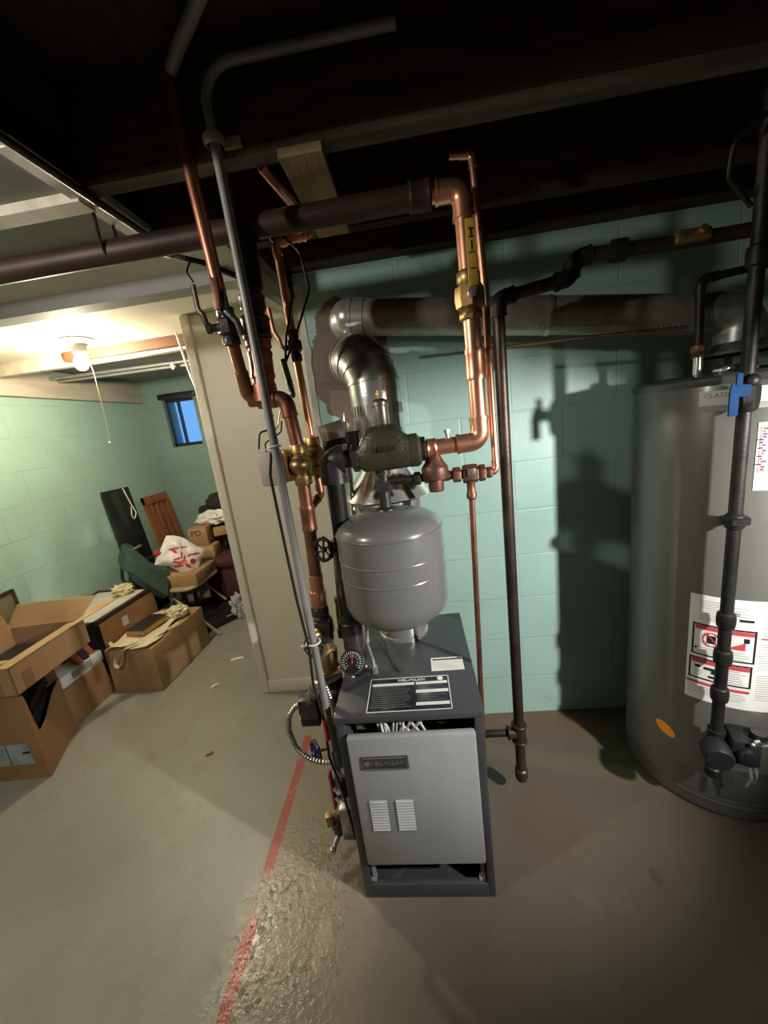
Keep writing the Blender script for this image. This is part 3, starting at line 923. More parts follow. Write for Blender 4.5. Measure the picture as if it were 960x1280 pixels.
fd = thing('copper_drip_pipe', 'thin copper pipe dropping from bronze valve behind the boiler', 'pipe', (.15, TY, .3))
MB().tube([(.150, TY, Z-.07), (.127, TY+.04, .05)], .0085, 12).build('pipe', M['copper_d'], fd)

# ------------------------------------------------------------------ gas line to the boiler
gl = thing('gas_drop', 'brown iron gas pipe dropping to floor right of the boiler', 'pipe', (.285, 1.25, 0))
GX, GY = .284, 1.25
run(gl, [(GX, GY, .17), (GX, GY, 1.805), (.492, GY+.01, 1.835), (.503, GY+.01, 1.88), (.548, GY, 1.884), (.80, GY, 1.88), (1.25, GY-.02, 1.88)], .0185, M['iron_w'], .03, em=M['iron'], k=1.3)
for z in (.304,):
    MB().tube([(GX, GY, .345), (GX, GY, .262)], .024, 16).torus((GX, GY, .338), (0, 0, 1), .024, .005).torus((GX, GY, .268), (0, 0, 1), .024, .005).tube([(GX, GY, z), (GX-.042, GY, z)], .022, 16).torus((GX-.04, GY, z), (1, 0, 0), .022, .005).build('tee', M['iron_w'], gl)
MB().tube([(GX-.03, GY, .304), (BX1-.005, GY, .304)], .0135, 14).build('branch_nipple', M['iron'], gl)
MB().tube([(GX, GY, .27), (GX, GY, .125)], .018, 16).build('drip_leg', M['iron_w'], gl)
MB().lathe([(.010, .085), (.021, .090), (.024, .10), (.024, .135), (.019, .14)], (GX, GY, 0), seg=16).build('cap', M['iron_w'], gl)
MB().tube([(.60, GY, 1.883), (.635, GY, 1.883)], .030, 8).build('union', M['iron'], gl)
MB().box((.80, GY-.006, 1.885), (.09, .045, .034), bev=.008).cyl((.82, GY-.02, 1.89), (.82, GY-.035, 1.895), .010).build('gas_cock', M['brass'], gl, label='brass gas cock')

# ------------------------------------------------------------------ left group: conduit and cable
cd = thing('electrical_conduit', 'straight gray conduit coming down left of the boiler with bent top', 'conduit', (-.35, .985, .4))
run(cd, [(-.343, .985, .40), (-.3655, .985, 2.10), (-.366, .975, 2.27), (.05, .975, 2.27)], .0108, M['emt'], .07, elbows=False)
cl = MB().tube([(-.382, .985, 2.14), (-.385, .968, 2.14), (-.365, .960, 2.14), (-.348, .968, 2.14), (-.345, .985, 2.14)], .012, 8, .012, flat=(.012, .003))
cl.box((-.33, .995, 2.14), (.04, .012, .022), bev=.003).build('pipe_clamp', M['tan'], cd)
coupling(cd, (-.3452, .985, .53), (-.3444, .985, .46), .016, M['emt'])
MB().tube([(-.343, .985, .41), (-.335, .985, .35)], .015, 12).build('conduit_connector', M['blk'], cd)
MB().torus((-.3575, .985, 1.475), (0, 0, 1), .0145, .003, 18, 6).box((-.374, .978, 1.470), (.012, .004, .004)).build('zip_tie', M['wht'], cd)
MB().torus((-.350, .985, .905), (0, 0, 1), .020, .003, 18, 6).box((-.376, .975, .900), (.018, .004, .005)).build('zip_tie', M['wht'], cd)
cb = thing('thermostat_cable', 'black cable tied along the gray conduit left of the boiler', 'cable', (-.36, .97, .4))
MB().tube([(-.372, .99, 1.46), (-.386, .99, 1.40), (-.378, .98, 1.20), (-.372, .975, 1.05), (-.360, .968, .90), (-.366, .965, .78), (-.353, .962, .66), (-.358, .962, .52), (-.334, .962, .38), (-.322, .962, .20)], .0042, 8, .05, 4).build('cable', M['cable'], cb)
MB().tube([(-.352, .962, .655), (-.3515, .962, .585)], .0075, 10).build('red_sleeve', M['redp'], cb, label='red tape sleeve')
uc = thing('loose_cables', 'pair of dark cables looping down from joists beside the big copper pipe', 'cable', (-.36, 1.25, 1.9))
for k, (x, dx) in enumerate(((-.33, .02), (-.30, .035))):
    MB().tube([(x-.04, 1.2, 2.08), (x+dx, 1.22, 2.0), (x+dx*1.3, 1.22, 1.90), (x-.01, 1.2, 1.78), (-.345, 1.16, 1.70), (-.338, 1.13, 1.64), (-.325, 1.12, 1.60)], .0035, 8, .05, 4).build('cable', M['cable'], uc)
MB().tube([(-.348, 1.155, 1.71), (-.335, 1.14, 1.64), (-.33, 1.13, 1.605)], .009, 8, .03).build('frayed_sleeve', M['galv_d'], uc)
sg = thing('hanging_cable', 'black cable sagging below the cream ceiling near left copper pipe', 'cable', (-.6, 1.2, 2.08))
MB().tube([(-.75, 1.3, 2.105), (-.68, 1.28, 2.075), (-.57, 1.28, 2.035), (-.50, 1.30, 2.0), (-.44, 1.34, 1.98)], .009, 8, .06, 4).build('cable', M['cable'], sg)
MB().tube([(-.62, 1.28, 2.05), (-.635, 1.27, 2.02), (-.615, 1.26, 1.985)], .003, 6, .02).build('cable_tie', M['cable'], sg)

# ------------------------------------------------------------------ left copper with ball valve
lc = thing('copper_return_pipe', 'dull copper pipe furthest left descending from the joists to an elbow', 'pipe', (-.43, 1.0, 1.62))
run(lc, [(-.44, .985, 2.285), (-.440, .985, 2.24), (-.438, 1.03, 1.80), (-.449, 1.10, 1.618), (-.43, 1.11, 1.612)], .0155, M['copper_d'], .03, elbows=False)
MB().tube([(-.4445, 1.075, 1.68), (-.4505, 1.103, 1.616), (-.415, 1.112, 1.61)], .0185, 16, .03).build('elbow', M['copper_d'], lc)
MB().tube([(-.442, .99, 2.275), (-.40, .955, 2.285), (-.28, .85, 2.285), (-.15, .735, 2.285)], .013, 12, .03).build('pipe', M['emt'], lc)
bv2 = thing('shutoff_valve', 'gray lever ball valve on the left copper pipe', 'valve', (-.44, 1.035, 1.80))
vc = V((-.4385, 1.035, 1.785))
va = V((-.011, .055, -.44)).normalized()
b = MB().lathe([(.019, -.045), (.022, -.042), (.022, -.026), (.019, -.022), (.028, -.015), (.030, 0), (.028, .015), (.019, .022), (.022, .026), (.022, .042), (.019, .045)], vc, va, 8)
b.build('valve_body', M['castd'], bv2)
MB().cyl(vc, vc+V((-.045, -.01, .0)), .010).cyl(vc+V((-.04, -.009, 0)), vc+V((-.052, -.011, 0)), .013, seg=6).build('stem', M['castd'], bv2)
MB().tube([vc+V((-.048, -.012, 0)), vc+V((-.05, -.02, .03)), vc+V((-.060, -.02, .042)), vc+V((-.060, -.02, .10))], .008, 8, .015, flat=(.0075, .003)).build('lever', M['iron_w'], bv2)
MB().tube([vc+V((.012, -.02, .08)), vc+V((.014, -.028, .03)), vc+V((.036, -.026, .0)), vc+V((.040, -.02, -.03))], .008, 8, .015, flat=(.0085, .003)).build('lever', M['castd'], bv2)
MB().box(vc+V((-.002, -.03, .075)), (.018, .006, .09), bev=.002, M=Mx.Rotation(-.12, 4, 'X')).build('lever_sleeve', M['bronze'], bv2)

# big black and copper drop
bd = thing('big_copper_drop', 'wide pipe, black above and copper below, dropping from the dark main', 'pipe', (-.39, 1.112, 1.62))
P0, P1 = V((-.383, 1.112, 2.02)), V((-.402, 1.112, 1.62))
MB().tube([P0, P0.lerp(P1, .33)], .033, 20).build('black_pipe', M['iron'], bd)
MB().tube([P0.lerp(P1, .30), P0.lerp(P1, .62)], .028, 20).build('black_pipe', M['iron_w'], bd)
for a, b_, rr, mm in ((.37, .46, .033, 'iron_w'), (.50, .64, .0375, 'castd'), (.645, .70, .034, 'copper_d')):
    coupling(bd, P0.lerp(P1, a), P0.lerp(P1, b_), rr, M[mm])
MB().tube([P0.lerp(P1, .68), P0.lerp(P1, .97)], .030, 20).build('copper_pipe', M['copper_d'], bd)
coupling(bd, P0.lerp(P1, .72), P0.lerp(P1, .90), .0325, M['copper_d'])
MB().cyl((-.383, 1.112, 2.06), (-.383, 1.112, 1.99), .037).build('tee', M['iron'], bd)
# header under it, elbowing down into the return riser
rr_ = thing('return_riser', 'copper riser dropping left of the boiler with a brass zone valve in its upper part', 'pipe', (-.355, 1.12, .95))
run(rr_, [(-.452, 1.112, 1.608), (-.347, 1.114, 1.600), (-.3355, 1.116, 1.45)], .0195, M['copper_d'], .032)
MB().tube([(-.425, 1.112, 1.606), (-.375, 1.113, 1.603)], .026, 18).tube([(-.402, 1.112, 1.60), (-.402, 1.112, 1.645)], .034, 18).build('tee', M['copper_d'], rr_)
MB().tube([(-.337, 1.116, 1.37), (-.352, 1.12, 1.03)], .0195, 18).build('pipe', M['copper_d'], rr_)
coupling(rr_, (-.3405, 1.117, 1.285), (-.3435, 1.118, 1.205), .0225, M['copper_d'])
coupling(rr_, (-.351, 1.12, 1.06), (-.3535, 1.12, 1.005), .022, M['copper'])
coupling(rr_, (-.3535, 1.12, 1.005), (-.356, 1.12, .953), .0255, M['copper'])

# zone valves (two of a kind)
def zone_valve(label, loc):
    z = thing('zone_valve', label, 'zone valve', loc, 0, 'brass zone valves')
    b = MB().lathe([(.023, -.062), (.026, -.058), (.026, -.034), (.021, -.03), (.030, -.018), (.034, 0), (.030, .018), (.021, .03), (.025, .034), (.025, .054), (.023, .058)], (0, 0, 0), seg=16)
    b.ball((0, -.012, 0), .031, (1, 1, .8), 3)
    b.build('valve_body', M['brass'], z, local=True)
    b = MB().box((-.036, 0, .002), (.010, .066, .092), bev=.003)
    b.box((-.028, 0, -.035), (.02, .04, .018), bev=.003).box((-.028, 0, .037), (.02, .04, .018), bev=.003)
    b.build('mounting_plate', M['brass'], z, local=True)
    return z
z1 = zone_valve('front brass zone valve with pinkish motor cover on the copper riser', (-.3365, 1.118, 1.41))
z2 = dup(z1, (-.318, 1.215, 1.425), label='rear brass zone valve without a visible cover, partly behind the front one')
for z, c in ((z1, 1),):
    MB().box((-.078, 0, 0), (.072, .085, .098), bev=.008).build('motor_cover', M['beigec'], z, local=True)
    wv = MB().tube([(-.09, -.02, .045), (-.085, -.03, .075), (-.06, -.03, .085), (-.035, -.02, .10), (-.03, -.015, .13)], .0022, 6, .015)
    wv.tube([(-.11, -.02, .06), (-.095, -.03, .105), (-.065, -.03, .11), (-.05, -.02, .15)], .0028, 6, .015)
    wv.build('leads', M['cable'], z, local=True)
    MB().tube([(-.075, -.02, .045), (-.065, -.03, .09), (-.04, -.02, .12), (-.025, -.02, .16)], .002, 6, .015).build('leads', M['brass'], z, local=True)
bp = thing('copper_bypass_pipe', 'slim bright copper pipe left of mint wall edge with small lever valve', 'pipe', (-.33, 1.22, 1.3))
run(bp, [(-.318, 1.216, 1.475), (-.326, 1.22, 1.80), (-.331, 1.22, 2.03), (-.25, 1.235, 2.045), (-.225, 1.26, 2.07), (-.29, 1.05, 2.12)], .0115, M['copper'], .018)
run(bp, [(-.318, 1.215, 1.37), (-.316, 1.213, 1.30), (-.343, 1.13, 1.262)], .012, M['copper_d'], .025)
bq = thing('small_lever_valve', 'small brass lever valve on slim copper pipe left of the wall edge', 'valve', (-.327, 1.22, 1.75))
vc = V((-.3245, 1.219, 1.755))
MB().lathe([(.015, -.045), (.017, -.04), (.017, -.025), (.014, -.02), (.022, -.012), (.023, 0), (.022, .012), (.014, .02), (.017, .025), (.017, .04), (.015, .045)], vc, (0, 0, 1), 8).build('valve_body', M['castd'], bq)
MB().cyl(vc, vc+V((-.035, -.01, -.005)), .008).build('stem', M['castd'], bq)
MB().tube([vc+V((-.036, -.012, -.004)), vc+V((-.04, -.015, .02)), vc+V((-.052, -.015, .045)), vc+V((-.056, -.015, .11))], .006, 8, .012, flat=(.007, .0025)).build('lever', M['copper_d'], bq)

# return stack below: gate valve, brass check, pump
gt = thing('gate_valve', 'gunmetal gate valve with black handwheel below the copper riser', 'valve', (-.36, 1.12, .80))
MB().lathe([(.027, -.04), (.031, -.035), (.031, -.015), (.024, -.01), (.030, .0), (.032, .03), (.030, .05), (.024, .055), (.029, .06), (.029, .08), (.026, .085)], (-.3575, 1.12, .825), seg=16).box((-.352, 1.11, .84), (.062, .055, .06), bev=.012).build('valve_body', M['castd'], gt)
MB().lathe([(.019, 0), (.021, .018), (.014, .026), (.012, .04)], (-.364, 1.10, .835), (-.3, -.9, -.1), 8).build('bonnet', M['brass'], gt)
wheel(gt, (-.371, 1.040, .815), (-.25, -.93, .2), .030, M['pump'])
ck = thing('check_valve', 'brass flow check valve between gate valve and black pump', 'valve', (-.36, 1.12, .70))
MB().lathe([(.021, -.045), (.027, -.035), (.033, -.02), (.036, .0), (.036, .03), (.029, .038), (.030, .062), (.027, .066)], (-.360, 1.12, .725), seg=20).tube([(-.36, 1.12, .735), (-.398, 1.105, .738)], .0125, 12).build('valve_body', M['brass'], ck)
MB().prism([(-.046, .0), (-.036, .018), (.036, .018), (.046, 0), (.036, -.018), (-.036, -.018)], .014, frame((-.362, 1.11, .668), (.85, .35, .1), (-.35, .85, 0))).build('flange', M['brass'], ck)
MB().lathe([(.009, 0), (.009, .012)], (-.392, 1.09, .684), (0, -.4, 1), 6).lathe([(.009, 0), (.009, .012)], (-.331, 1.12, .688), (0, -.4, 1), 6).build('flange_bolts', M['brass'], ck)
pu = thing('circulator_pump', 'black circulator pump with steel flex loop left of the boiler', 'pump', (-.39, 1.13, .55))
MB().prism([(-.046, .0), (-.036, .018), (.036, .018), (.046, 0), (.036, -.018), (-.036, -.018)], .014, frame((-.362, 1.11, .652), (.85, .35, .1), (-.35, .85, 0))).build('flange', M['pump'], pu)
b = MB().lathe([(.028, 0), (.030, .05), (.048, .07), (.052, .11), (.048, .14), (.030, .16), (.028, .20)], (-.352, 1.13, .46), seg=24)
b.tube([(-.36, 1.125, .56), (-.405, 1.12, .565)], .046, 24)
b.build('volute', M['pump'], pu)
b = MB().lathe([(.046, 0), (.052, .012), (.050, .02), (.043, .03), (.043, .075), (.036, .085)], (-.395, 1.12, .56), (-1, -.1, .02), 24)
for k in range(10):
    a = 2*PI*k/10
    b.box((-.435, 1.118+.043*math.cos(a), .562+.043*math.sin(a)), (.045, .006, .006))
b.build('motor', M['pump'], pu)
MB().box((-.43, 1.062, .585), (.062, .035, .085), bev=.006).build('wiring_box', M['castd'], pu)
MB().box((-.43, 1.062, .545), (.064, .037, .03), bev=.004).build('wiring_box_base', M['blk'], pu)
gt.location.z += .04
ck.location.z += .04
pu.location.z += .03
fx = thing('flexible_conduit', 'loop of ribbed steel flexible conduit around the black pump', 'conduit', (-.42, 1.08, .5))
loop = [V((-.432, 1.06, .632)), V((-.468, 1.055, .640)), V((-.500, 1.05, .605)), V((-.512, 1.05, .545)), V((-.497, 1.045, .48)), V((-.455, 1.04, .435)), V((-.41, 1.035, .425)), V((-.375, 1.03, .43)), V((-.335, 1.02, .46))]
loop = [v for v in fillet(loop, .06, 5)]
dense = []
for i in range(len(loop)-1):
    n = max(1, int((loop[i+1]-loop[i]).length/.003))
    for k in range(n):
        dense.append(loop[i].lerp(loop[i+1], k/n))
def ribbed(mb, pts, r, seg=12):
    P = pts
    T = [(P[min(i+1, len(P)-1)]-P[max(i-1, 0)]).normalized() for i in range(len(P))]
    Nn = T[0].orthogonal().normalized()
    Rr = []
    for i in range(len(P)):
        if i:
            Nn = T[i-1].rotation_difference(T[i]) @ Nn
            Nn = (Nn-T[i]*Nn.dot(T[i])).normalized()
        B = T[i].cross(Nn)
        q = r*(1.0 if i % 3 else .78)
        Rr.append([P[i]+(Nn*math.cos(2*PI*k/seg)+B*math.sin(2*PI*k/seg))*q for k in range(seg)])
    return mb.rings(Rr)
ribbed(MB(), dense, .0098).build('ribbed_hose', M['flex'], fx)
l2 = fillet([V((-.425, 1.05, .66)), V((-.385, 1.02, .745)), V((-.350, 1.02, .735)), V((-.334, 1.015, .65)), V((-.345, 1.0, .57)), V((-.335, .985, .46))], .05, 5)
d2 = []
for i in range(len(l2)-1):
    n = max(1, int((l2[i+1]-l2[i]).length/.003))
    for k in range(n):
        d2.append(l2[i].lerp(l2[i+1], k/n))
ribbed(MB(), d2, .0098).build('ribbed_hose', M['flex'], fx)
MB().lathe([(.014, 0), (.014, .02), (.011, .025)], (-.432, 1.06, .628), (0, 0, 1), 8).build('connector', M['chrome'], fx)
MB().lathe([(.013, 0), (.013, .03), (.010, .034)], (-.326, .985, .43), (0, 0, 1), 8).build('connector', M['chrome'], fx)

# bottom return pipe into the boiler, drain valves
rp = thing('return_pipe', 'black iron return pipe from pump down beside the boiler foot', 'pipe', (-.352, 1.13, .2))
MB().tube([(-.352, 1.13, .465), (-.352, 1.13, .16), (-.31, 1.13, .16)], .025, 18, .04).build('pipe', M['iron'], rp)
MB().tube([(-.352, 1.13, .40), (-.352, 1.13, .34)], .033, 16).build('tee', M['castd'], rp)
dv = thing('drain_valve', 'brass hose valve with dark blue wheel left of the boiler', 'valve', (-.40, 1.10, .42))
MB().tube([(-.355, 1.125, .42), (-.408, 1.10, .42)], .011, 12).tube([(-.392, 1.10, .42), (-.396, 1.088, .395)], .010, 12).lathe([(.015, 0), (.016, .014), (.012, .018)], (-.392, 1.105, .42), (-1, -.3, 0), 8).build('valve_body', M['brass'], dv)
MB().cyl((-.40, 1.10, .42), (-.445, 1.085, .422), .006).build('stem', M['brass'], dv)
wheel(dv, (-.447, 1.084, .422), (-.75, -.65, .1), .034, M['bluew'])
rv = thing('red_lever_valve', 'valve with red lever beside the boiler lower left', 'valve', (-.39, 1.05, .30))
MB().tube([(-.355, 1.10, .30), (-.375, 1.06, .30)], .014, 12).lathe([(.017, -.035), (.02, -.03), (.02, .03), (.017, .035)], (-.376, 1.052, .30), (0, 0, 1), 8).build('valve_body', M['castd'], rv)
MB().box((-.396, 1.04, .305), (.010, .022, .15), bev=.004).build('lever', M['redp'], rv)
MB().tube([(-.385, 1.03, .325), (-.37, 1.02, .315), (-.355, 1.01, .335)], .008, 8).tube([(-.385, 1.03, .285), (-.37, 1.02, .275), (-.355, 1.01, .29)], .008, 8).build('wing_nuts', M['chrome'], rv)
jb = thing('conduit_box', 'small gray steel outlet box at the boiler lower left edge', 'box', (-.345, 1.0, .2))
MB().box((-.336, .995, .245), (.052, .06, .125), bev=.004).build('box_body', M['galv_d'], jb)
MB().prism([(-.03, 0), (.03, 0), (.022, -.03), (-.022, -.03)], .004, frame((-.337, .96, .185), (1, 0, 0), (0, -.3, 1))).build('bracket', M['chrome'], jb)
tv = thing('brass_drain_tee', 'brass fitting with hex plug low at the boiler left side', 'fitting', (-.42, 1.05, .12))
b = MB().tube([(-.36, 1.08, .165), (-.425, 1.05, .165)], .014, 12)
hexnut(b, (-.395, 1.064, .165), (-.065, -.03, 0), .022, .02)
b.build('nipple', M['bronze'], tv)
hexnut(MB(), (-.432, 1.047, .168), (-.065, -.03, 0), .023, .022).build('hex_plug', M['brass'], tv)
MB().lathe([(.016, 0), (.018, .03), (.022, .036), (.022, .06), (.016, .066)], (-.408, 1.055, .095), seg=12).build('tee', M['castd'], tv)
MB().tube([(-.408, 1.052, .10), (-.425, 1.02, .075)], .011, 10).ball((-.428, 1.015, .072), .015, sub=2).build('hose_outlet', M['chrome'], tv)

# vent damper control box on the flue, left
cx = thing('damper_control', 'steel and black damper control box left of the galvanised vent', 'control box', (-.245, 1.36, 1.45))
b = MB().hexa([(-.300, 1.275, 1.462), (-.222, 1.275, 1.470), (-.222, 1.36, 1.470), (-.300, 1.36, 1.462), (-.308, 1.275, 1.512), (-.225, 1.275, 1.528), (-.225, 1.36, 1.528), (-.308, 1.36, 1.512)])
b.build('cover', M['ctrl'], cx, smooth=0)
MB().box((-.258, 1.33, 1.445), (.088, .10, .05), bev=.003).build('housing', M['blk'], cx)
MB().box((-.240, 1.278, 1.440), (.04, .004, .014)).build('label_strip', M['lwhite'], cx)
MB().box((-.252, 1.31, 1.405), (.072, .07, .05), bev=.003).build('lower_cover', M['ctrl'], cx)
MB().box((-.205, 1.33, 1.45), (.03, .05, .07), bev=.004).build('motor', M['blk'], cx)
MB().cyl((-.222, 1.30, 1.52), (-.222, 1.30, 1.55), .004).ball((-.222, 1.298, 1.545), .006, sub=2).build('indicator', M['chrome'], cx)
MB().span(-.235, -.19, 1.36, 1.40, 1.40, 1.42).build('mounting_arm', M['galv_d'], cx)
fh = fillet([V((-.225, 1.30, 1.385)), V((-.228, 1.29, 1.30)), V((-.235, 1.27, 1.10)), V((-.245, 1.26, .72))], .1, 6)
df = []
for i in range(len(fh)-1):
    n = max(1, int((fh[i+1]-fh[i]).length/.0024))
    for k in range(n):
        df.append(fh[i].lerp(fh[i+1], k/n))
ribbed(MB(), df, .010).build('armored_lead', M['flex'], cx)

# ------------------------------------------------------------------ water heater
wh = thing('water_heater', 'large dark gray water heater tank at right against mint wall', 'water heater', (HX, HY, 0))
MB().lathe([(HR-.012, .006), (HR-.004, .012), (HR, .03), (HR, 1.490), (HR-.003, 1.503), (HR-.014, 1.512)], (HX, HY, 0), seg=96).build('tank_shell', M['heater'], wh)
MB().lathe([(HR+.002, 1.488), (HR+.004, 1.492), (HR+.004, 1.508), (HR-.005, 1.517), (.20, 1.525), (.06, 1.53)], (HX, HY, 0), seg=96).build('lid', M['heater_top'], wh)
MB().lathe([(HR+.0015, .055), (HR+.0028, .058), (HR+.0028, .064), (HR+.0015, .067)], (HX, HY, 0), seg=96, caps=False).build('bottom_seam', M['heater'], wh)
HC = (HX, HY)
cls = MB().arcpatch(HC, HR, -143, -84, 1.415, 1.473).build('brand_label', M['lwhite'], wh, label='white strip label near the tank top')
lettering('lettering', 'CLASSIC', .019, None, M['lred'], cls, bend=(HC, HR, math.radians(-133.5), 1.459))
MB().arcpatch(HC, HR+.0014, -143, -84, 1.415, 1.432, .0008).build('lettering', M['lprint'], cls)
pk = MB().arcpatch(HC, HR, -116, -84, 1.185, 1.375).build('energy_label', M['lwhite'], wh, label='white and pink energy label')
MB().arcpatch(HC, HR+.0014, -114.8, -85, 1.235, 1.368, .0008).build('pink_panel', M['lpink'], pk)
b = MB()
for k in range(16):
    z = 1.36-k*.0076
    b.arcpatch(HC, HR+.0022, -113.5, -111-5*rnd.random(), z-.003, z, .0006, 3)
b.build('label_print', M['lblack'], pk)
MB().arcpatch(HC, HR+.0022, -106, -86, 1.245, 1.36, .0006).build('label_block', M['lblack'], pk)
b = MB()
for z in (1.222, 1.210, 1.200):
    b.arcpatch(HC, HR+.0014, -112, -90, z, z+.004, .0008)
b.build('label_print', M['lprint'], pk)
def wl(z_l, z_r, a):                       # the big label hangs slightly lower to the left in no way: straight band
    return z_l
wn = MB().arcpatch(HC, HR, -141, -80, .458, .842).build('warning_label', M['lwhite'], wh, label='large white warning label with red headings')
def rect(a0, a1, z0, z1, w_, da):
    mb = MB().arcpatch(HC, HR+.0014, a0, a1, z1-w_, z1, .0008)
    mb.arcpatch(HC, HR+.0014, a0, a1, z0, z0+w_, .0008)
    mb.arcpatch(HC, HR+.0014, a0, a0+da, z0, z1, .0008, 2)
    mb.arcpatch(HC, HR+.0014, a1-da, a1, z0, z1, .0008, 2)
    mb.build('panel_border', M['lblack'], wn)
rect(-138.8, -107, .628, .742, .005, 1.0)
rect(-139.6, -107.6, .538, .618, .005, 1.0)
def bit(nm, m_, *q):
    mb = MB()
    for p_ in q:
        mb.arcpatch(HC, HR+.0014, *p_, .0008)
    mb.build(nm, M[m_], wn)
bit('black_bar', 'lblack', (-116, -109, .770, .778))
bit('black_bar', 'lblack', (-101, -97, .825, .832))
bit('black_bar', 'lblack', (-137.4, -136, .650, .656))
bit('can_pictogram', 'lblack', (-131, -126.5, .677, .705))
bit('burst_pictogram', 'lblack', (-113, -110.3, .698, .714))
bit('tap_pictogram', 'lblack', (-136.5, -133.5, .580, .590))
bit('tap_pictogram', 'lblack', (-131.5, -125.5, .578, .587), (-127.6, -125.6, .566, .58))
bit('hand_pictogram', 'lblack', (-129, -124.5, .550, .558))
bit('red_heading', 'lred', (-137.4, -108.2, .722, .736))
bit('red_heading', 'lred', (-138.2, -108.8, .598, .612))
bit('red_heading', 'lred', (-140.4, -108, .518, .528))
bit('red_heading', 'lred', (-105, -95, .715, .720))
bit('vapor_pictogram', 'lred', *[(-120.5+k*1.05, -119.44+k*1.05, .672, .676+.003*k) for k in range(8)])
b = MB()
for k in range(20):
    a, a2 = 2*PI*k/20, 2*PI*(k+1)/20
    x = -128.7+4.4*math.cos(a)
    x2 = -128.7+4.4*math.cos(a2)
    zz, z2 = .690+.024*math.sin(a), .690+.024*math.sin(a2)
    b.arcpatch(HC, HR+.0014, min(x, x2)-.2, max(x, x2)+.2, min(zz, z2)-.001, max(zz, z2)+.001, .0008, 1)
for k in range(8):
    x = -131.6+k*.75
    b.arcpatch(HC, HR+.0016, x, x+.8, .7065-k*.0045, .7115-k*.0045, .001, 1)
b.build('no_entry_ring', M['lred'], wn)
b = MB()
def lines(a0, a1, z1, n, dz, jit=4):
    for k in range(n):
        b.arcpatch(HC, HR+.0014, a0, a1-rnd.random()*jit, z1-k*dz-.0022, z1-k*dz, .0006)
lines(-136, -123, .825, 9, .008)
lines(-119, -110, .815, 5, .009)
lines(-137, -124, .658, 3, .008)
lines(-121, -109, .662, 4, .008)
lines(-121, -109.5, .594, 6, .0085)
lines(-137, -132, .572, 3, .008, 1)
lines(-139.5, -122, .510, 4, .008)
lines(-121, -108.5, .510, 4, .008)
lines(-104, -84, .81, 11, .008, 6)
lines(-105, -84, .70, 12, .008, 6)
lines(-105, -84, .59, 12, .008, 6)
b.arcpatch(HC, HR+.0014, -119, -116, .786, .80, .0008)
b.build('label_print', M['lprint'], wn)
# orange oval sticker
ov = MB()
P = []
for k in range(28):
    a = 2*PI*k/28
    u, v_ = .036*math.cos(a), .0205*math.sin(a)
    u, v_ = u*math.cos(-.42)-v_*math.sin(-.42), u*math.sin(-.42)+v_*math.cos(-.42)
    P.append((u, v_))
a0 = math.radians(-151.8)
for rr in (HR+.0012,):
    top = [ov.bm.verts.new(V((HX+(rr+.0006)*math.cos(a0+u/HR), HY+(rr+.0006)*math.sin(a0+u/HR), .2755+v_))) for u, v_ in P]
    bot = [ov.bm.verts.new(V((HX+(HR)*math.cos(a0+u/HR), HY+(HR)*math.sin(a0+u/HR), .2755+v_))) for u, v_ in P]
    ov.bm.faces.new(top)
    ov.bm.faces.new(list(reversed(bot)))
    for k in range(28):
        ov.bm.faces.new((bot[k], bot[(k+1) % 28], top[(k+1) % 28], top[k]))
osk = ov.build('oval_sticker', M['lorange'], wh, label='orange oval sticker')
MB().arcpatch(HC, HR+.0008, -150.9, -149.0, .258, .262, .0008).arcpatch(HC, HR+.0008, -150.3, -149.6, .258, .268, .0008).build('sticker_mark', M['marker'], osk)
# outlet fittings, hood
MB().lathe([(.022, 0), (.026, .004), (.026, .010), (.016, .016)], (.93, 1.27, 1.522), seg=16).lathe([(.014, 0), (.017, .006), (.010, .012)], (.955, 1.205, 1.520), seg=12).build('top_plugs', M['chrome'], wh)
hd = MB().lathe([(.115, 1.575), (.117, 1.578), (.115, 1.584), (.066, 1.612), (.066, 1.64), (.063, 1.64), (.063, 1.61), (.112, 1.578)], (HX, HY, 0), seg=36, caps=False)
hd.build('draft_hood', M['galv_d'], wh)
hl = MB()
for k in range(4):
    a = PI/4+k*PI/2+.35
    c, s_ = math.cos(a), math.sin(a)
    hl.box((HX+.108*c, HY+.108*s_, 1.553), (.006, .022, .056), a)
hl.build('hood_legs', M['galv_d'], wh)
MB().cyl((HX, HY, 1.525), (HX, HY, 1.545), .05, seg=24).build('flue_outlet', M['iron'], wh)
# gas control at the foot
vz, va_ = .36, math.radians(-112)
vb = V((HX+(HR+.045)*math.cos(va_), HY+(HR+.045)*math.sin(va_), vz))
gcm = Mx.Rotation(va_+PI/2, 4, 'Z')
gc_ = MB().box(vb, (.075, .085, .09), va_+PI/2, .012)
gc_.lathe([(.038, 0), (.040, .01), (.040, .05), (.034, .06)], vb+V((-.075, .01, -.01)), (-.35, -.94, 0), 24)
gc_.build('gas_control', M['pump'], wh, label='black gas control valve')
kd = V((math.cos(va_), math.sin(va_), 0))
MB().lathe([(.026, 0), (.028, .006), (.024, .018), (.010, .022)], vb+kd*.042+V((0, 0, -.002)), kd, 20).build('control_knob', M['blk'], wh)
MB().lathe([(.022, 0), (.024, .006), (.020, .018)], vb+V((.03, -.02, .048)), (0, 0, 1), 20).build('control_knob', M['blk'], wh)
b = MB()
for k in range(5):
    b.ball(vb+V((.012*k-.01, -.05+.006*k, .05+.004*(k % 2))), .006, sub=2)
b.box(vb+V((.05, -.035, .028)), (.10, .004, .004))
b.build('bright_screws', M['chrome'], wh)
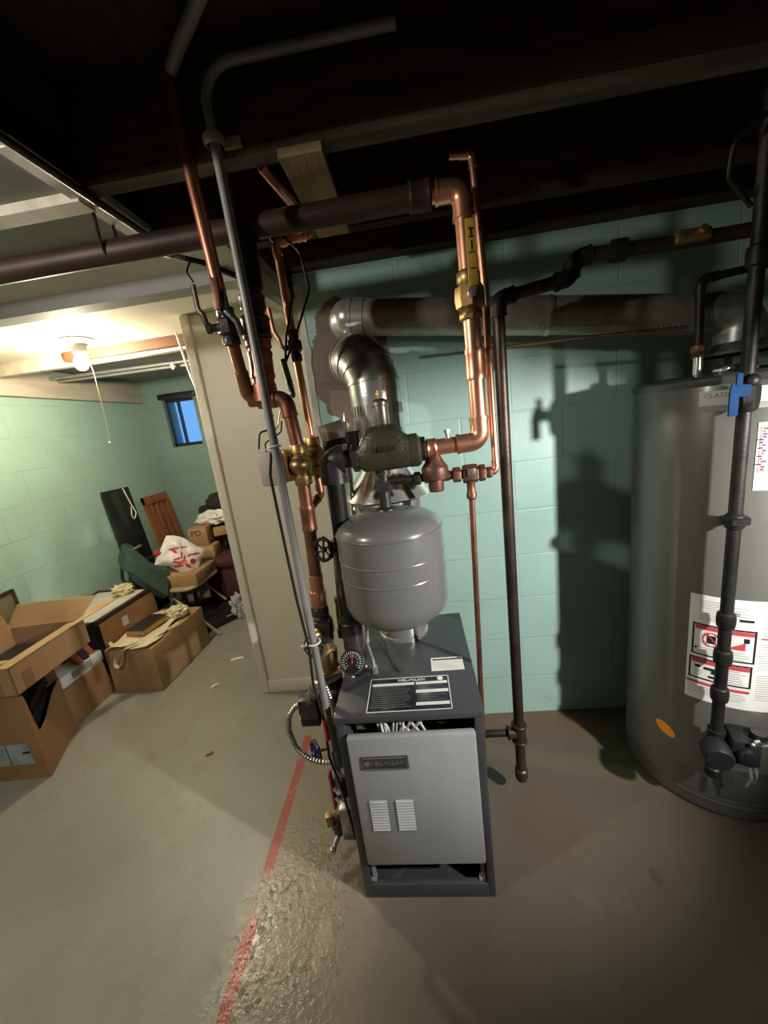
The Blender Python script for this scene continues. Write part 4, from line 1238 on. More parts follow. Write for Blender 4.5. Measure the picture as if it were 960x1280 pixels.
MB().tube([vb+V((.0, -.03, -.04)), vb+V((.005, -.04, -.09)), vb+V((.0, -.03, -.13))], .005, 8, .03).tube([vb+V((.018, -.03, -.04)), vb+V((.02, -.04, -.08)), vb+V((.022, -.03, -.12))], .004, 8, .03).build('pilot_tube', M['galv'], wh)
MB().arcpatch(HC, HR, -118, -92, .10, .22, .006).build('access_cover', M['heater_top'], wh)

# gas riser in front of the heater
RX, RY = .884, 1.125
gr = thing('gas_riser', 'black iron gas riser with three couplings in front of the water heater', 'pipe', (RX, RY, .3))
MB().tube([(RX, RY, .245), (RX, RY, 2.30)], .0165, 18).build('pipe', M['iron'], gr)
for z, h in ((1.785, .05), (1.107, .045), (.795, .05), (.668, .05), (.535, .05)):
    MB().lathe([(.0175, 0), (.0225, .004), (.0238, h*.3), (.0242, h*.5), (.0238, h*.7), (.0225, h-.004), (.0175, h)], (RX, RY, z-h/2), seg=18).build('coupling', M['iron'], gr)
MB().lathe([(.026, 1.098), (.034, 1.1), (.034, 1.118), (.026, 1.12)], (RX, RY, 0), seg=8).build('union_nut', M['iron'], gr)
MB().tube([(RX, RY, .40), (RX, RY, .31)], .024, 16).tube([(RX, RY, .355), tuple(vb+V((-.07, 0, 0)))], .018, 14).build('tee', M['iron'], gr)
MB().lathe([(.012, 0), (.022, .006), (.022, .035), (.017, .04)], (RX, RY, .215), seg=16).build('cap', M['iron'], gr)
gk = thing('gas_shutoff', 'gas shutoff with blue lever on the riser before the white heater label', 'valve', (RX, RY, 1.45))
MB().lathe([(.022, 0), (.027, .006), (.030, .03), (.030, .06), (.027, .07), (.022, .076)], (RX, RY, 1.41), seg=8).cyl((RX, RY, 1.49), (RX-.005, RY-.01, 1.47), .02).ball((RX, RY-.012, 1.488), .020, sub=3).build('valve_body', M['iron'], gk)
MB().box((RX-.035, RY-.026, 1.468), (.05, .006, .032), bev=.003, M=Mx.Rotation(.15, 4, 'Y')).box((RX-.05, RY-.028, 1.435), (.024, .006, .06), bev=.003).box((RX-.04, RY-.028, 1.495), (.016, .006, .035), bev=.003).build('lever', M['bluep'], gk)

# cold and hot connections
cw = thing('cold_water_pipe', 'dark cold water pipe with copper nut joining the heater top', 'pipe', (.91, 1.35, 1.52))
MB().tube([(.911, 1.35, 1.515), (.911, 1.35, 1.60)], .0125, 16).build('nipple', M['chrome'], cw, label='bright steel nipple')
MB().lathe([(.020, 0), (.022, .005), (.018, .012), (.022, .018), (.021, .034), (.017, .038)], (.911, 1.35, 1.578), seg=16).build('nut', M['bronze'], cw)
run(cw, [(.911, 1.35, 1.615), (.905, 1.35, 1.80), (2.19, 1.33, 1.90)], .0115, M['iron'], .035)
hn = thing('heater_relief_tube', 'slender bright tube behind the black gas riser near the top', 'pipe', (1.0, 1.30, 1.55))
MB().tube([(1.012, 1.29, 1.535), (1.004, 1.29, 1.72)], .006, 10).lathe([(.009, 0), (.010, .006), (.008, .012)], (1.012, 1.29, 1.535), seg=10).lathe([(.009, 0), (.010, .006), (.008, .012)], (1.0075, 1.29, 1.63), seg=10).build('tube', M['galv'], hn)
ctb = thing('copper_tubing', 'very thin copper tube crossing the mint wall below the long vent', 'pipe', (.6, 1.45, 1.68))
MB().tube([(.27, 1.44, 1.703), (.58, 1.40, 1.69), (.87, 1.35, 1.672)], .005, 10, .2).build('tube', M['copper_d'], ctb)
tp = thing('corner_conduit', 'thin dark pipe bending near the joists, upper right corner', 'conduit', (.8, 1.1, 2.05))
MB().tube([(1.05, 1.08, 2.10), (.85, 1.09, 2.06), (.792, 1.10, 2.02), (.80, 1.12, 1.96), (.87, 1.14, 1.90)], .006, 10, .03).build('pipe', M['iron'], tp)

# ------------------------------------------------------------------ bare bulb fixture in the far room
LX, LY = -1.70, 2.06
lp = thing('ceiling_lampholder', 'white porcelain ceiling lampholder with lit bare bulb and pull string', 'lamp', (LX, LY, 2.12))
MB().lathe([(.075, 2.119), (.077, 2.112), (.070, 2.102), (.042, 2.092), (.034, 2.075), (.034, 2.052), (.028, 2.048)], (LX, LY, 0), seg=32).build('lampholder', M['wht'], lp)
MB().lathe([(.013, 2.050), (.016, 2.04), (.026, 2.022), (.031, 2.003), (.030, 1.988), (.022, 1.974), (.010, 1.967), (.002, 1.966)], (LX-.012, LY, 0), seg=24).build('bulb', M['bulb'], lp)
MB().tube([(LX+.035, LY-.01, 2.07), (LX+.045, LY, 1.95), (LX+.03, LY+.01, 1.72), (LX+.01, LY+.02, 1.585)], .0022, 6, .3).ball((LX+.008, LY+.02, 1.578), .007, sub=2).build('pull_string', M['string'], lp)
wr = tag(MB().tube([(-2.4, 1.70, 2.113), (-2.0, 1.9, 2.108), (LX-.07, LY, 2.112)], .004, 8, .1).build('lamp_cable', M['wht']), 'thin white cable along the cream ceiling to the lampholder', 'cable')
fc = thing('far_ceiling_conduit', 'gray conduit pair crossing under the far ceiling behind lit bulb', 'conduit', (-1.8, 2.9, 2.1))
for k in range(2):
    MB().tube([(-2.52, 2.70+.06*k, 2.085-.012*k), (-.9, 2.80+.06*k, 2.085-.012*k)], .011, 10).build('pipe', M['emt'], fc)
MB().ball((-1.62, 2.75, 2.06), .016, (1, .6, 1.4), 2).build('clip', M['wht'], fc)
hc = tag(MB().tube([(-1.215, 2.17, 2.11), (-1.19, 2.17, 1.90), (-1.12, 2.15, 1.60), (-1.15, 2.2, 1.2), (-1.2, 2.3, .75)], .0065, 8, .4, 6).build('ceiling_string', M['wht']), 'white cord hanging from ceiling beside the cream partition edge', 'cord')

# ------------------------------------------------------------------ storage corner
def carton(name, label, loc, rz, sx, sy, sz, m, open_=None, group=None):
    o = thing(name, label, 'box', loc, rz, group)
    b = MB()
    t_ = .005
    if open_:
        b.span(-sx/2, sx/2, -sy/2, sy/2, 0, t_)
        b.span(-sx/2, -sx/2+t_, -sy/2, sy/2, 0, sz).span(sx/2-t_, sx/2, -sy/2, sy/2, 0, sz)
        b.span(-sx/2, sx/2, -sy/2, -sy/2+t_, 0, sz).span(-sx/2, sx/2, sy/2-t_, sy/2, 0, sz)
        b.build('box_body', m, o, local=True, smooth=0)
    else:
        b.box((0, 0, sz/2), (sx, sy, sz), bev=.004)
        b.build('box_body', m, o, local=True)
        f = MB().span(-sx/2+.003, -.001, -sy/2+.003, sy/2-.003, sz, sz+.003).span(.001, sx/2-.003, -sy/2+.003, sy/2-.003, sz, sz+.003)
        f.build('flap', m, o, local=True, smooth=0)
    return o

cA = carton('carton', 'closed brown carton with cream cloth and black book on top', (-1.915, 2.315, 0), -.03, .335, .56, .305, M['card'])
MB().box((.0, -.281, .16), (.05, .002, .29)).build('tape_strip', M['tape2'], cA, local=True)
# cream tote draped on it, with a strap hanging down the front
tt = thing('tote_bag', 'cream canvas tote bag draped over the carton with dangling strap', 'bag', (-1.92, 2.3, .31))
def tote(u, v):
    x = -2.075+.29*u+.02*math.sin(v*7)
    y = 2.035+.46*v+.02*math.sin(u*6)
    z = .316+.010*abs(NZ.noise(V((u*4, v*5, 1))))+.012*abs(math.sin(u*5+v*4))
    e = max(0, (2.07-y))
    return (x, y, z)
MB().sheet(tote, 18, 24, .006).build('bag_body', M['cream'], tt)
MB().ball((-1.83, 2.44, .35), .075, (1, .8, .6), 4, .35, 9, 2, -.03).build('bunched_end', M['cream'], tt)
def ribbon(mb, pts, w_, th, fil=.03):
    return mb.tube(pts, w_, 8, fil, 5, flat=(th, w_))
ribbon(MB(), [(-1.74, 2.30, .335), (-1.80, 2.14, .333), (-1.87, 2.05, .335), (-1.93, 2.018, .325), (-1.955, 2.008, .26), (-1.985, 2.006, .205), (-2.01, 2.006, .225), (-1.99, 2.006, .275), (-1.955, 2.010, .295), (-1.93, 2.02, .325), (-1.86, 2.1, .336)], .011, .0025).build('strap', M['cream'], tt)
ribbon(MB(), [(-2.09, 2.10, .335), (-2.03, 2.05, .337), (-1.95, 2.035, .338), (-1.85, 2.09, .338)], .011, .0025).build('strap', M['cream'], tt)
bk = thing('book', 'black covered book with yellow edges lying on cream tote', 'book', (-1.935, 2.26, .345), -.12)
MB().box((0, 0, .016), (.135, .215, .026)).build('pages', M['page'], bk, local=True)
MB().box((0, 0, .031), (.142, .225, .004), bev=.001).build('cover', M['bookb'], bk, local=True)
MB().box((0, 0, .001), (.142, .225, .004), bev=.001).build('cover', M['tagy'], bk, local=True)

# low box with books and white carton
cC = carton('carton', 'low brown carton under the white carton between torn and closed cartons', (-2.275, 1.885, 0), -.02, .30, .33, .235, M['card_d'])
wc = thing('white_carton', 'long white carton lying on the low brown carton', 'box', (-2.20, 1.935, .238), -.02)
MB().box((0, 0, .035), (.13, .32, .07), bev=.003).build('box_body', M['lwhite'], wc, local=True)
MB().box((.0655, -.02, .04), (.002, .14, .045)).build('printed_side', M['lprint'], wc, local=True)
for k, (dy, m_, lbl) in enumerate(((0, 'bookr', 'red book leaning on the white carton, nearest the framed print'), (-.035, 'bookb', 'black book leaning on the white carton between red and brown books'), (-.07, 'bookr', 'reddish book leaning on the white carton, nearest the open carton'))):
    bb = thing('book', lbl, 'book', (-2.22+.012*k, 2.03+dy*1.5, .31), -.35, 'books on the white carton')
    MB().box((0, 0, .0425), (.13, .022, .085), M=Mx.Rotation(.35, 4, 'X')).build('pages', M['paper'], bb, local=True, smooth=0)
    MB().box((0, -.014, .0425), (.136, .004, .09), M=Mx.Rotation(.35, 4, 'X')).box((0, .014, .0425), (.136, .004, .09), M=Mx.Rotation(.35, 4, 'X')).box((.068, 0, .0425), (.004, .026, .09), M=Mx.Rotation(.35, 4, 'X')).build('cover', M[m_], bb, local=True, smooth=0)

# front stack: torn carton below, wide open carton above
cD = thing('torn_carton', 'brown carton with torn side and gray label carrying the open carton', 'box', (-2.2, 1.6, 0))
FL, FR, BR, BL = (-2.40, 1.40), (-1.955, 1.432), (-2.115, 1.745), (-2.47, 1.73)
def wallp(mb, a, b_, prof, th=.005):       # upright board from a to b with its own top outline
    d = V((b_[0]-a[0], b_[1]-a[1], 0))
    L = d.length
    return mb.prism([(0, 0), (L, 0)]+[(u*L, z) for u, z in prof], th, frame((a[0], a[1], 0), d, (0, 0, 1)))
b = MB().prism([FL, FR, BR, BL], .006, Mx.Translation((0, 0, .001)))
wallp(b, FL, FR, ((1, .465), (0, .47)))
wallp(b, FR, BR, ((1, .335), (.7, .31), (.30, .245), (.10, .235), (.055, .30), (.03, .44), (0, .465)))
wallp(b, BR, BL, ((1, .46), (0, .46)))
wallp(b, BL, FL, ((1, .47), (0, .47)))
b.build('box_body', M['card_d'], cD, smooth=0)
fd_ = V((FR[0]-FL[0], FR[1]-FL[1], 0)).normalized()
LM = frame((FR[0]-.175*fd_.x, FR[1]-.175*fd_.y-.0052, .15), fd_, (0, 0, 1))
MB().prism([(-.165, -.06), (.13, -.06), (.122, .055), (-.165, .06)], .002, LM).build('shipping_label', M['tagw'], cD, smooth=0)
MB().prism([(.085, .0), (.125, .002), (.125, .014), (.085, .010)], .003, LM).build('label_tear', M['blk'], cD, smooth=0)
MB().prism([(.012, -.054), (.016, -.054), (.016, .056), (.012, .056)], .0026, LM).build('label_fold', M['lblack'], cD, smooth=0)
MB().prism([(-2.38, 1.45), (-2.02, 1.47), (-2.14, 1.71), (-2.44, 1.70)], .27, Mx.Translation((0, 0, .02))).build('dark_inside', M['blkf'], cD, smooth=0)
for k in range(3):
    ob = tag(MB().box((-2.10-.055*k, 1.60+.015*k, .345+.012*k), (.04, .20, .05), .45, M=Mx.Rotation(.22, 4, 'X')).build('dark_case', M['blk' if k != 1 else 'iron_w']),
             ('black slim case poking from the torn carton side, outermost', 'brownish slim case in the torn carton, between two black ones', 'black slim case deepest inside the torn carton')[k], 'case', 'slim cases in the torn carton')
RE = .08
cE = thing('open_carton', 'wide open cardboard carton with spread flaps on the torn carton', 'box', (-2.185, 1.635, .472), RE)
sx, sy, sz = .43, .46, .145
b = MB().span(-sx/2, sx/2, -sy/2, sy/2, 0, .004)
b.span(-sx/2, sx/2, -sy/2, -sy/2+.005, 0, sz).span(-sx/2, -sx/2+.005, -sy/2, sy/2, 0, sz).span(-sx/2, sx/2, sy/2-.005, sy/2, 0, sz).span(sx/2-.005, sx/2, -sy/2, sy/2, 0, sz)
b.build('box_body', M['card'], cE, local=True, smooth=0)
MB().hexa([(sx/2-.10, -sy/2, sz-.02), (sx/2+.002, -sy/2, sz), (sx/2+.002, sy/2+.02, sz), (sx/2-.10, sy/2, sz-.02), (sx/2-.10, -sy/2, sz-.016), (sx/2+.002, -sy/2, sz+.004), (sx/2+.002, sy/2+.02, sz+.004), (sx/2-.10, sy/2, sz-.016)]).build('flap', M['card_l'], cE, local=True, smooth=0)
MB().hexa([(-sx/2, -sy/2, sz), (sx/2-.1, -sy/2, sz), (sx/2-.1, -sy/2+.11, sz-.02), (-sx/2, -sy/2+.11, sz-.02), (-sx/2, -sy/2, sz+.004), (sx/2-.1, -sy/2, sz+.004), (sx/2-.1, -sy/2+.11, sz-.016), (-sx/2, -sy/2+.11, sz-.016)]).build('flap', M['card_l'], cE, local=True, smooth=0)
MB().hexa([(-sx/2-.02, sy/2, sz), (sx/2-.02, sy/2, sz), (sx/2+.06, sy/2+.06, sz+.11), (-sx/2+.02, sy/2+.06, sz+.11), (-sx/2-.02, sy/2+.005, sz), (sx/2-.02, sy/2+.005, sz), (sx/2+.06, sy/2+.065, sz+.112), (-sx/2+.02, sy/2+.065, sz+.112)]).build('flap', M['card'], cE, local=True, smooth=0)
MB().hexa([(sx/2, sy/2-.08, sz), (sx/2+.004, sy/2-.08, sz), (sx/2+.13, sy/2+.14, sz+.05), (sx/2+.05, sy/2+.12, sz+.05), (sx/2-.02, sy/2-.08, sz+.004), (sx/2+.004, sy/2-.08, sz+.004), (sx/2+.13, sy/2+.14, sz+.054), (sx/2+.05, sy/2+.12, sz+.054)]).build('flap', M['card_l'], cE, local=True, smooth=0)
MB().hexa([(-sx/2, -sy/2, sz), (-sx/2, sy/2, sz), (-sx/2-.05, sy/2, sz+.14), (-sx/2-.05, -sy/2, sz+.14), (-sx/2-.004, -sy/2, sz), (-sx/2-.004, sy/2, sz), (-sx/2-.054, sy/2, sz+.14), (-sx/2-.054, -sy/2, sz+.14)]).build('flap', M['card_d'], cE, local=True, smooth=0)
MB().span(-sx/2+.012, sx/2-.012, -sy/2+.012, sy/2-.012, .004, .04).build('dark_inside', M['inner'], cE, local=True, smooth=0)  # black slab stands in for the shade inside the open carton
MB().box((.13, -sy/2-.001, .05), (.045, .002, .085)).build('tape_strip', M['card_d'], cE, local=True, smooth=0)
MB().box((sx/2+.001, -.16, .05), (.002, .05, .085)).build('tape_strip', M['card_d'], cE, local=True, smooth=0)
wp = tag(MB().box((-2.245, 1.36, .018), (.06, .05, .036), .4, .006).build('foam_scrap', M['paper']), 'white scrap on the floor at the left edge beside torn carton', 'scrap')

# leaning frame by the wall
lf = thing('leaning_picture', 'dark framed picture leaning on the mint wall behind the open carton', 'picture', (-2.47, 1.72, .0))
FMx = frame((-2.515, 2.005, .795), (0, -1, .0), (-.04, 0, 1))
def framed(parent, FM, w_, h_, bw, mf, mp, th=.02):
    b = MB()
    for (x0, x1, y0, y1) in ((0, w_, -bw, 0), (0, w_, -h_, -h_+bw), (0, bw, -h_, 0), (w_-bw, w_, -h_, 0)):
        t0 = bmesh.new()
        bmesh.ops.create_cube(t0, size=1)
        bmesh.ops.scale(t0, vec=(x1-x0, y1-y0, th), verts=t0.verts)
        bmesh.ops.translate(t0, vec=((x0+x1)/2, (y0+y1)/2, 0), verts=t0.verts)
        b.add(t0, FM)
    b.build('picture_frame', mf, parent, smooth=0)
    b = MB()
    t0 = bmesh.new()
    bmesh.ops.create_cube(t0, size=1)
    bmesh.ops.scale(t0, vec=(w_-bw, h_-bw, th*.5), verts=t0.verts)
    bmesh.ops.translate(t0, vec=(w_/2, -h_/2, 0), verts=t0.verts)
    b.add(t0, FM)
    return b.build('picture_sheet', mp, parent, smooth=0)
framed(lf, FMx, .55, .78, .02, M['framew'], M['gpic'])

# brown chest-like carton with framed print on it
cB = carton('brown_chest', 'dark brown carton with small white tag under the framed print', (-2.32, 2.325, 0), 0, .46, .52, .475, M['card_d'])
MB().box((.2315, -.06, .40), (.002, .05, .065)).build('paper_tag', M['paper'], cB, local=True)
MB().box((.0, -.2605, .30), (.455, .002, .34)).build('dark_side', M['blkf'], cB, local=True)
fp = thing('framed_print', 'pale print in dark wood frame lying flat on the brown carton', 'picture', (-2.29, 2.3, .48))
framed(fp, frame((-2.545, 2.60, .494), (1, -.02, 0), (0, 1, 0)), .46, .56, .030, M['framew'], M['printpic'], .022)
cp = tag(MB().ball((-2.255, 2.50, .535), .060, (1.15, 1, .65), 4, .5, 9, 5, -.035).build('crumpled_tissue', M['ytis']), 'crumpled yellowish tissue on the framed print corner', 'tissue')

# black panel leaning on the wall
bpn = thing('leaning_board', 'glossy black panel with looped white cord leaning on the mint wall', 'panel', (-2.5, 2.96, .5))
PM = frame((-2.515, 2.845, 1.235), (.06, 1, -.01), (-.10, .02, 1))
t0 = MB().prism([(0, 0), (.27, 0), (.275, -1.1), (.0, -1.1)][::-1], .02, PM)
t0.build('panel_board', M['blk'], bpn, smooth=0)
MB().prism([(.05, -.03), (.13, -.02), (.15, -.33), (.09, -.31)][::-1], .002, Mx.Translation((.021, 0, 0)) @ PM).build('painted_reflection', M['castd'], bpn, smooth=0)  # gray sheet laid on as a painted reflection in the glossy board
MB().tube([PM @ V((.20, .0, .026)), PM @ V((.22, -.13, .03)), PM @ V((.245, -.23, .03)), PM @ V((.20, -.29, .03)), PM @ V((.19, -.24, .03)), PM @ V((.215, -.17, .03))], .005, 8, .02).build('cord_loop', M['string'], bpn)

# slatted wooden chair
ch = thing('wooden_chair', 'reddish wooden chair with slatted back standing at wall corner', 'chair', (-2.3, 3.43, 0))
def slat(y0, y1, z0=.52, z1=1.06, x0=-2.44, tilt=-.085, th=.022):
    return [(x0, y0, z0), (x0+th, y0, z0), (x0+th, y1, z0), (x0, y1, z0), (x0+tilt, y0, z1), (x0+th+tilt, y0, z1), (x0+th+tilt, y1, z1), (x0+tilt, y1, z1)]
for y in (3.27, 3.575):
    MB().hexa(slat(y, y+.036, .0, 1.10, -2.36, -.165, .03)).build('leg', M['chairw'], ch, smooth=0)
for y in (3.345, 3.420, 3.495):
    MB().hexa(slat(y, y+.034)).build('slat', M['chairw'], ch, smooth=0)
MB().hexa(slat(3.27, 3.611, 1.035, 1.10, -2.515, -.01, .03)).build('top_rail', M['chairw'], ch, smooth=0)
MB().hexa(slat(3.27, 3.611, .50, .54, -2.435, -.006, .03)).build('bottom_rail', M['chairw'], ch, smooth=0)
MB().span(-2.42, -2.20, 3.25, 3.63, .43, .455, .006).build('seat', M['chairw'], ch)
for y in (3.265, 3.60):
    MB().span(-2.24, -2.21, y-.015, y+.015, 0, .43).build('leg', M['chairw'], ch, smooth=0)

# dark armchair in the corner
ac = thing('armchair', 'dark maroon armchair heaped with bags in the far corner', 'armchair', (-1.8, 3.32, 0))
MB().box((-1.78, 3.35, .25), (.46, .42, .40), bev=.03).build('base', M['maroon'], ac)
MB().box((-1.80, 3.30, .47), (.42, .40, .10), bev=.035).build('seat_cushion', M['maroon'], ac)
MB().box((-1.86, 3.56, .55), (.62, .13, .75), bev=.04, M=Mx.Rotation(-.06, 4, 'X')).build('backrest', M['blkf'], ac)
MB().box((-1.53, 3.33, .36), (.10, .46, .62), bev=.04).build('armrest', M['maroon'], ac)
oc = carton('orange_carton', 'small orange tan carton on the armchair under the lettered carton', (-1.965, 3.20, .522), .1, .20, .16, .10, M['card_l'])
pd = carton('lettered_carton', 'small brown carton marked PD on the armchair', (-2.0, 3.22, .626), .12, .165, .13, .165, M['card'])
lettering('lettering', 'PD', .075, frame((-2.0-.065*math.sin(-.12)*0-.0, 3.152, .745), (1, .12, 0), (0, 0, 1)), M['marker'], pd)
pb2 = tag(MB().ball((-1.90, 3.33, .845), .125, (1.3, .7, .5), 4, .4, 8, 8).build('plastic_bag', M['pbag']), 'crumpled white plastic bag behind the carton marked PD', 'bag')
tc = carton('flattened_carton', 'brown carton flap under the white bag at the partition edge', (-1.80, 3.25, .70), .5, .16, .12, .06, M['card'])
kb = tag(MB().ball((-1.86, 3.46, .965), .125, (1.25, .7, .75), 4, .2, 6, 3).build('black_bag', M['blkf']), 'black fabric bag topmost on the armchair heap', 'bag')
pg = tag(MB().ball((-1.56, 3.02, .14), .10, (.8, .8, 1.35), 3, .25, 6, 9, -.135).build('purple_bag', M['purple']), 'purple cloth bag on the floor beside the partition edge', 'bag')
cw2 = tag(MB().ball((-1.66, 2.985, .10), .085, (.75, .8, 1.25), 4, .5, 10, 12, -.098).build('clear_wrap', M['clearp']), 'crinkled clear plastic wrap on the floor beside the suitcase', 'plastic wrap')

# tan folding chair with load
fcx = thing('folding_chair', 'tan metal folding chair loaded with carton, green cloth and shopping bag', 'chair', (-2.05, 2.88, 0))
P = []
for (cx_, cy_, a0, a1) in ((-1.92, 3.02, 0, 90), (-2.2, 3.02, 90, 180), (-2.2, 2.76, 180, 270), (-1.92, 2.76, 270, 360)):
    for k in range(7):
        a = math.radians(a0+(a1-a0)*k/6)
        P.append((cx_+.09*math.cos(a), cy_+.09*math.sin(a)))
MB().prism(P, .018, Mx.Translation((0, 0, .415))).build('seat', M['tan'], fcx)
MB().tube([(x, y, .418) for x, y in P], .013, 10, closed=True).build('seat_rim', M['tan'], fcx)
for y in (2.70, 3.08):
    MB().tube([(-2.10, y, .42), (-1.70, y-.02, .012) if y < 3 else (-1.812, y-.015, .137)], .011, 10).build('leg', M['tan'], fcx)
    MB().tube([(-2.36, y, .012), (-2.24, y, .40)], .011, 10).build('leg', M['tan'], fcx)
MB().tube([(-2.25, 2.70, .42), (-2.34, 2.70, .62), (-2.34, 3.08, .62), (-2.25, 3.08, .42)], .012, 10, .05).build('back_frame', M['blk'], fcx)
ct = carton('marked_carton', 'shallow tan carton with black marker writing on the folding chair seat', (-2.0, 2.88, .436), .05, .36, .34, .085, M['card'])
b = MB()
CM = frame((-1.8195, 2.88, .480), (.05, 1, 0), (0, 0, 1))
for x, y, w_, h_, a in ((-.125, .0, .035, .006, 0), (-.115, .008, .02, .005, .7), (-.07, 0, .006, .045, .25), (-.055, -.005, .006, .04, -.4), (-.03, 0, .006, .05, 0), (-.02, -.015, .022, .005, .1), (.0, .012, .02, .005, 0), (.012, -.005, .006, .03, .3), (.03, -.018, .02, .005, 0), (.055, 0, .006, .045, .1), (.07, .018, .02, .005, 0), (.09, 0, .006, .045, 0), (.115, 0, .006, .05, -.15), (.13, -.016, .024, .005, 0)):
    t0 = bmesh.new()
    bmesh.ops.create_cube(t0, size=1)
    bmesh.ops.scale(t0, vec=(w_, h_, .001), verts=t0.verts)
    b.add(t0, CM @ Mx.Translation((x, y, 0)) @ Mx.Rotation(a, 4, 'Z'))
b.build('marker_scrawl', M['marker'], ct, smooth=0)
gcl = thing('green_cloth', 'dark green folded cloth bag slumped over folding chair side', 'cloth', (-2.2, 2.75, .5))
def cloth(u, v):                           # heavy folded cloth slumping from the chair back to the seat
    x = -2.37+.30*u+.05*v
    y = 2.80-.10*math.sin(u*PI*.9)-.16*v
    z = .80-.30*u-.10*v*v+.05*math.sin(u*PI)+.018*NZ.noise(V((u*4, v*5, 2)))
    return (x, y, z)
MB().sheet(cloth, 22, 16, .06).build('cloth_bulk', M['green'], gcl)
MB().ball((-2.20, 2.68, .555), .105, (1.1, .65, .6), 4, .18, 5, 6).build('cloth_fold', M['green'], gcl)
MB().tube([(-2.38, 2.74, .70), (-2.30, 2.70, .76), (-2.20, 2.73, .80)], .012, 10, .06).build('gray_hem', M['galv_d'], gcl)
MB().tube([(-2.40, 2.72, .66), (-2.38, 2.66, .55), (-2.26, 2.62, .47), (-2.12, 2.60, .465)], .011, 10, .08).build('black_strap', M['blk'], gcl)
sb = thing('shopping_bag', 'white plastic shopping bag with red print on the marked carton', 'bag', (-1.95, 2.85, .52))
def sbag(sign):
    def f(u, v):
        e = (1-abs(2*u-1)**3)*(1-abs(2*v-1)**3)
        x = -2.10+.30*u+.03*v
        y = 2.72+.33*v-.04*u
        n = NZ.noise(V((u*4, v*4, sign*2)))
        return (x, y, .56+.10*v+.035*u*0+sign*(.035+.028*n)*e)
    return f
BM_ = frame((-1.99, 2.86, .645), (.62, .30, -.42), (.36, .50, .62))
def bagf(sign):
    def f(u, v):
        e = (1-abs(2*u-1)**4)*(1-abs(2*v-1)**4)
        n = NZ.noise(V((u*3.5, v*3.5, sign*2)))
        return BM_ @ V(((u-.5)*.31, (v-.5)*.25+.02*math.sin(u*5), sign*(.045+.03*n)*e+.012*NZ.noise(V((u*6, v*6, 0)))))
    return f
MB().sheet(bagf(1), 22, 18, .003).sheet(bagf(-1), 22, 18, .003).build('bag_body', M['pbag'], sb)
MB().ball(BM_ @ V((-.165, -.03, .0)), .030, (1, 1, .8), 3, .3, 7, 3).build('red_end', M['redp'], sb, label='red twisted corner')
b = MB()
for x, y, w_, h_, a in ((-.04, .05, .10, .010, .5), (-.06, .02, .04, .014, -.4), (.0, .02, .012, .05, .3), (.03, .0, .012, .06, .2), (.06, .02, .03, .012, .9), (-.01, -.03, .05, .012, .6), (.03, -.05, .06, .022, .5), (.07, -.06, .05, .016, -.3), (.10, -.02, .03, .03, .4), (.10, .045, .045, .014, .5), (-.02, -.06, .03, .010, .2), (.015, -.085, .05, .012, .4)):
    def rs(u, v, x=x, y=y, w_=w_, h_=h_, a=a):
        p, q = (u-.5)*w_*1.35, (v-.5)*h_*1.7*(1-.5*abs(2*u-1))
        X, Y = x+p*math.cos(a)-q*math.sin(a), y+p*math.sin(a)+q*math.cos(a)
        uu, vv = X/.31+.5, (Y-.02*math.sin((X/.31+.5)*5))/.25+.5
        P = bagf(1)(uu, vv)
        return P + BM_.to_3x3() @ V((0, 0, .0028))
    b.sheet(rs, 6, 2, .001)
b.build('red_print', M['lred'], sb)
# suitcase under the chair
sc_ = thing('suitcase', 'black flat suitcase with steel handle lying under the folding chair', 'suitcase', (-1.89, 2.90, 0), 1.0)
MB().box((0, .07, .062), (.38, .44, .124), bev=.02).build('case_shell', M['blk'], sc_, local=True)
MB().box((0, .07, .062), (.384, .444, .012), bev=.003).build('rim', M['castd'], sc_, local=True)
MB().tube([(.06, -.142, .07), (.06, -.165, .07), (.15, -.165, .07), (.15, -.142, .07)], .006, 8, .012).build('handle', M['chrome'], sc_, local=True)
MB().box((.155, -.145, .075), (.03, .012, .04), bev=.003).build('latch', M['galv'], sc_, local=True)

# scraps on the floor
for (x, y, a, w_, h_, lbl) in ((-1.40, 2.33, .3, .085, .03, 'larger white paper scrap on the floor near the partition edge'), (-1.42, 2.05, .8, .045, .02, 'smaller white paper scrap on the floor nearer the boiler'), ):
    def fs(u, v, x=x, y=y, a=a, w_=w_, h_=h_):
        p, q = (u-.5)*w_, (v-.5)*h_
        return (x+p*math.cos(a)-q*math.sin(a), y+p*math.sin(a)+q*math.cos(a), .003+.004*math.sin(u*3.1))
    tag(MB().sheet(fs, 6, 3, .0012).build('paper_scrap', M['paper']), lbl, 'paper scrap', 'paper scraps on the floor')
tag(MB().box((-1.17, 1.52, .004), (.035, .012, .008), .5, .002).build('wood_chip', M['card_d']), 'small brown chip on the open floor left of the red stripe', 'chip')

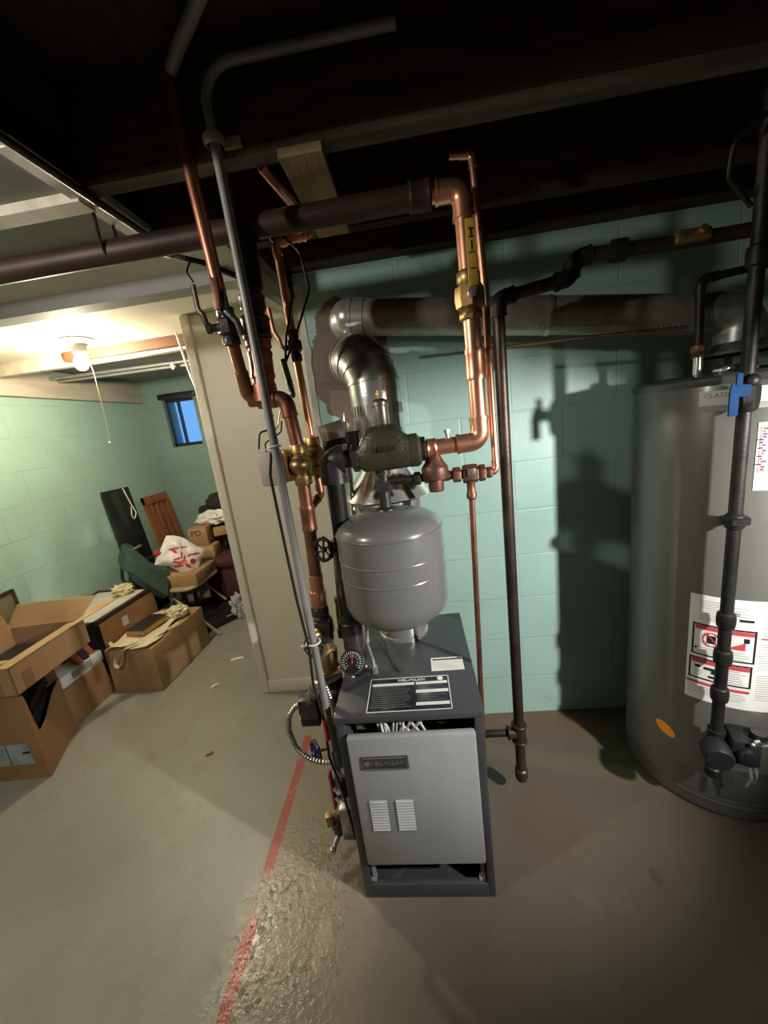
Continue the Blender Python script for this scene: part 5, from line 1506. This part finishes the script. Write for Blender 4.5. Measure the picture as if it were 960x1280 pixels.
# ------------------------------------------------------------------ light
def lamp(kind, loc, power, col, rad, **k):
    d = bpy.data.lights.new('lamp', kind)
    d.energy = power
    d.color = col
    d.shadow_soft_size = rad
    for a, b_ in k.items():
        setattr(d, a, b_)
    o = bpy.data.objects.new('lamp_light', d)
    o.location = loc
    COL.objects.link(o)
    return o
def aim(o, d):
    o.rotation_euler = V(d).to_track_quat('-Z', 'Y').to_euler()
# reflector flood bulb on the boarded ceiling behind the camera, left
aim(lamp('SPOT', (-1.40, .14, 2.06), 52, (1.0, .95, .86), .04, spot_size=math.radians(150), spot_blend=.7), (.55, .60, -.85))
# clamp work light at chest height right of the camera, pointed at the wall
aim(lamp('SPOT', (1.36, .11, 1.50), 200, (1.0, .98, .93), .025, spot_size=math.radians(68), spot_blend=.65), (-.579, .740, -.42))

w = bpy.data.worlds.new('daylight')
S.world = w
w.use_nodes = True
bg = w.node_tree.nodes['Background']
bg.inputs[0].default_value = (.20, .48, .95, 1)
bg.inputs[1].default_value = 1.0

# ------------------------------------------------------------------ camera
cam = bpy.data.cameras.new('camera')
cam.sensor_fit = 'VERTICAL'
cam.sensor_height = 36
cam.lens = 480/1280*36
cam.clip_start = .02
co = bpy.data.objects.new('camera', cam)
COL.objects.link(co)
# level basis: rows are world X, Y, Z seen in (right, down, forward) picture axes
def basis(f, vp, px):
    d = V((vp[0]-480, vp[1]-640, f)).normalized()
    x = px-480
    y = -(d.x*x+d.z*f)/d.y
    F = V((x, y, f)).normalized()
    U = -d
    Rr = F.cross(U)
    if Rr.x < 0:
        Rr = -Rr
    return Rr, F, U
Rr, F_, U_ = basis(480, (739, 2700), 514)
right = V((Rr.x, F_.x, U_.x))
down = V((Rr.y, F_.y, U_.y))
fwd = V((Rr.z, F_.z, U_.z))
mm = Mx((right, -down, -fwd)).transposed().to_4x4()
mm.translation = V((0, 0, 1.5))
co.matrix_world = mm
S.camera = co

S.view_settings.view_transform = 'Standard'
S.view_settings.look = 'None'
S.view_settings.exposure = 0
S.view_settings.gamma = 1
S.view_settings.use_curve_mapping = False
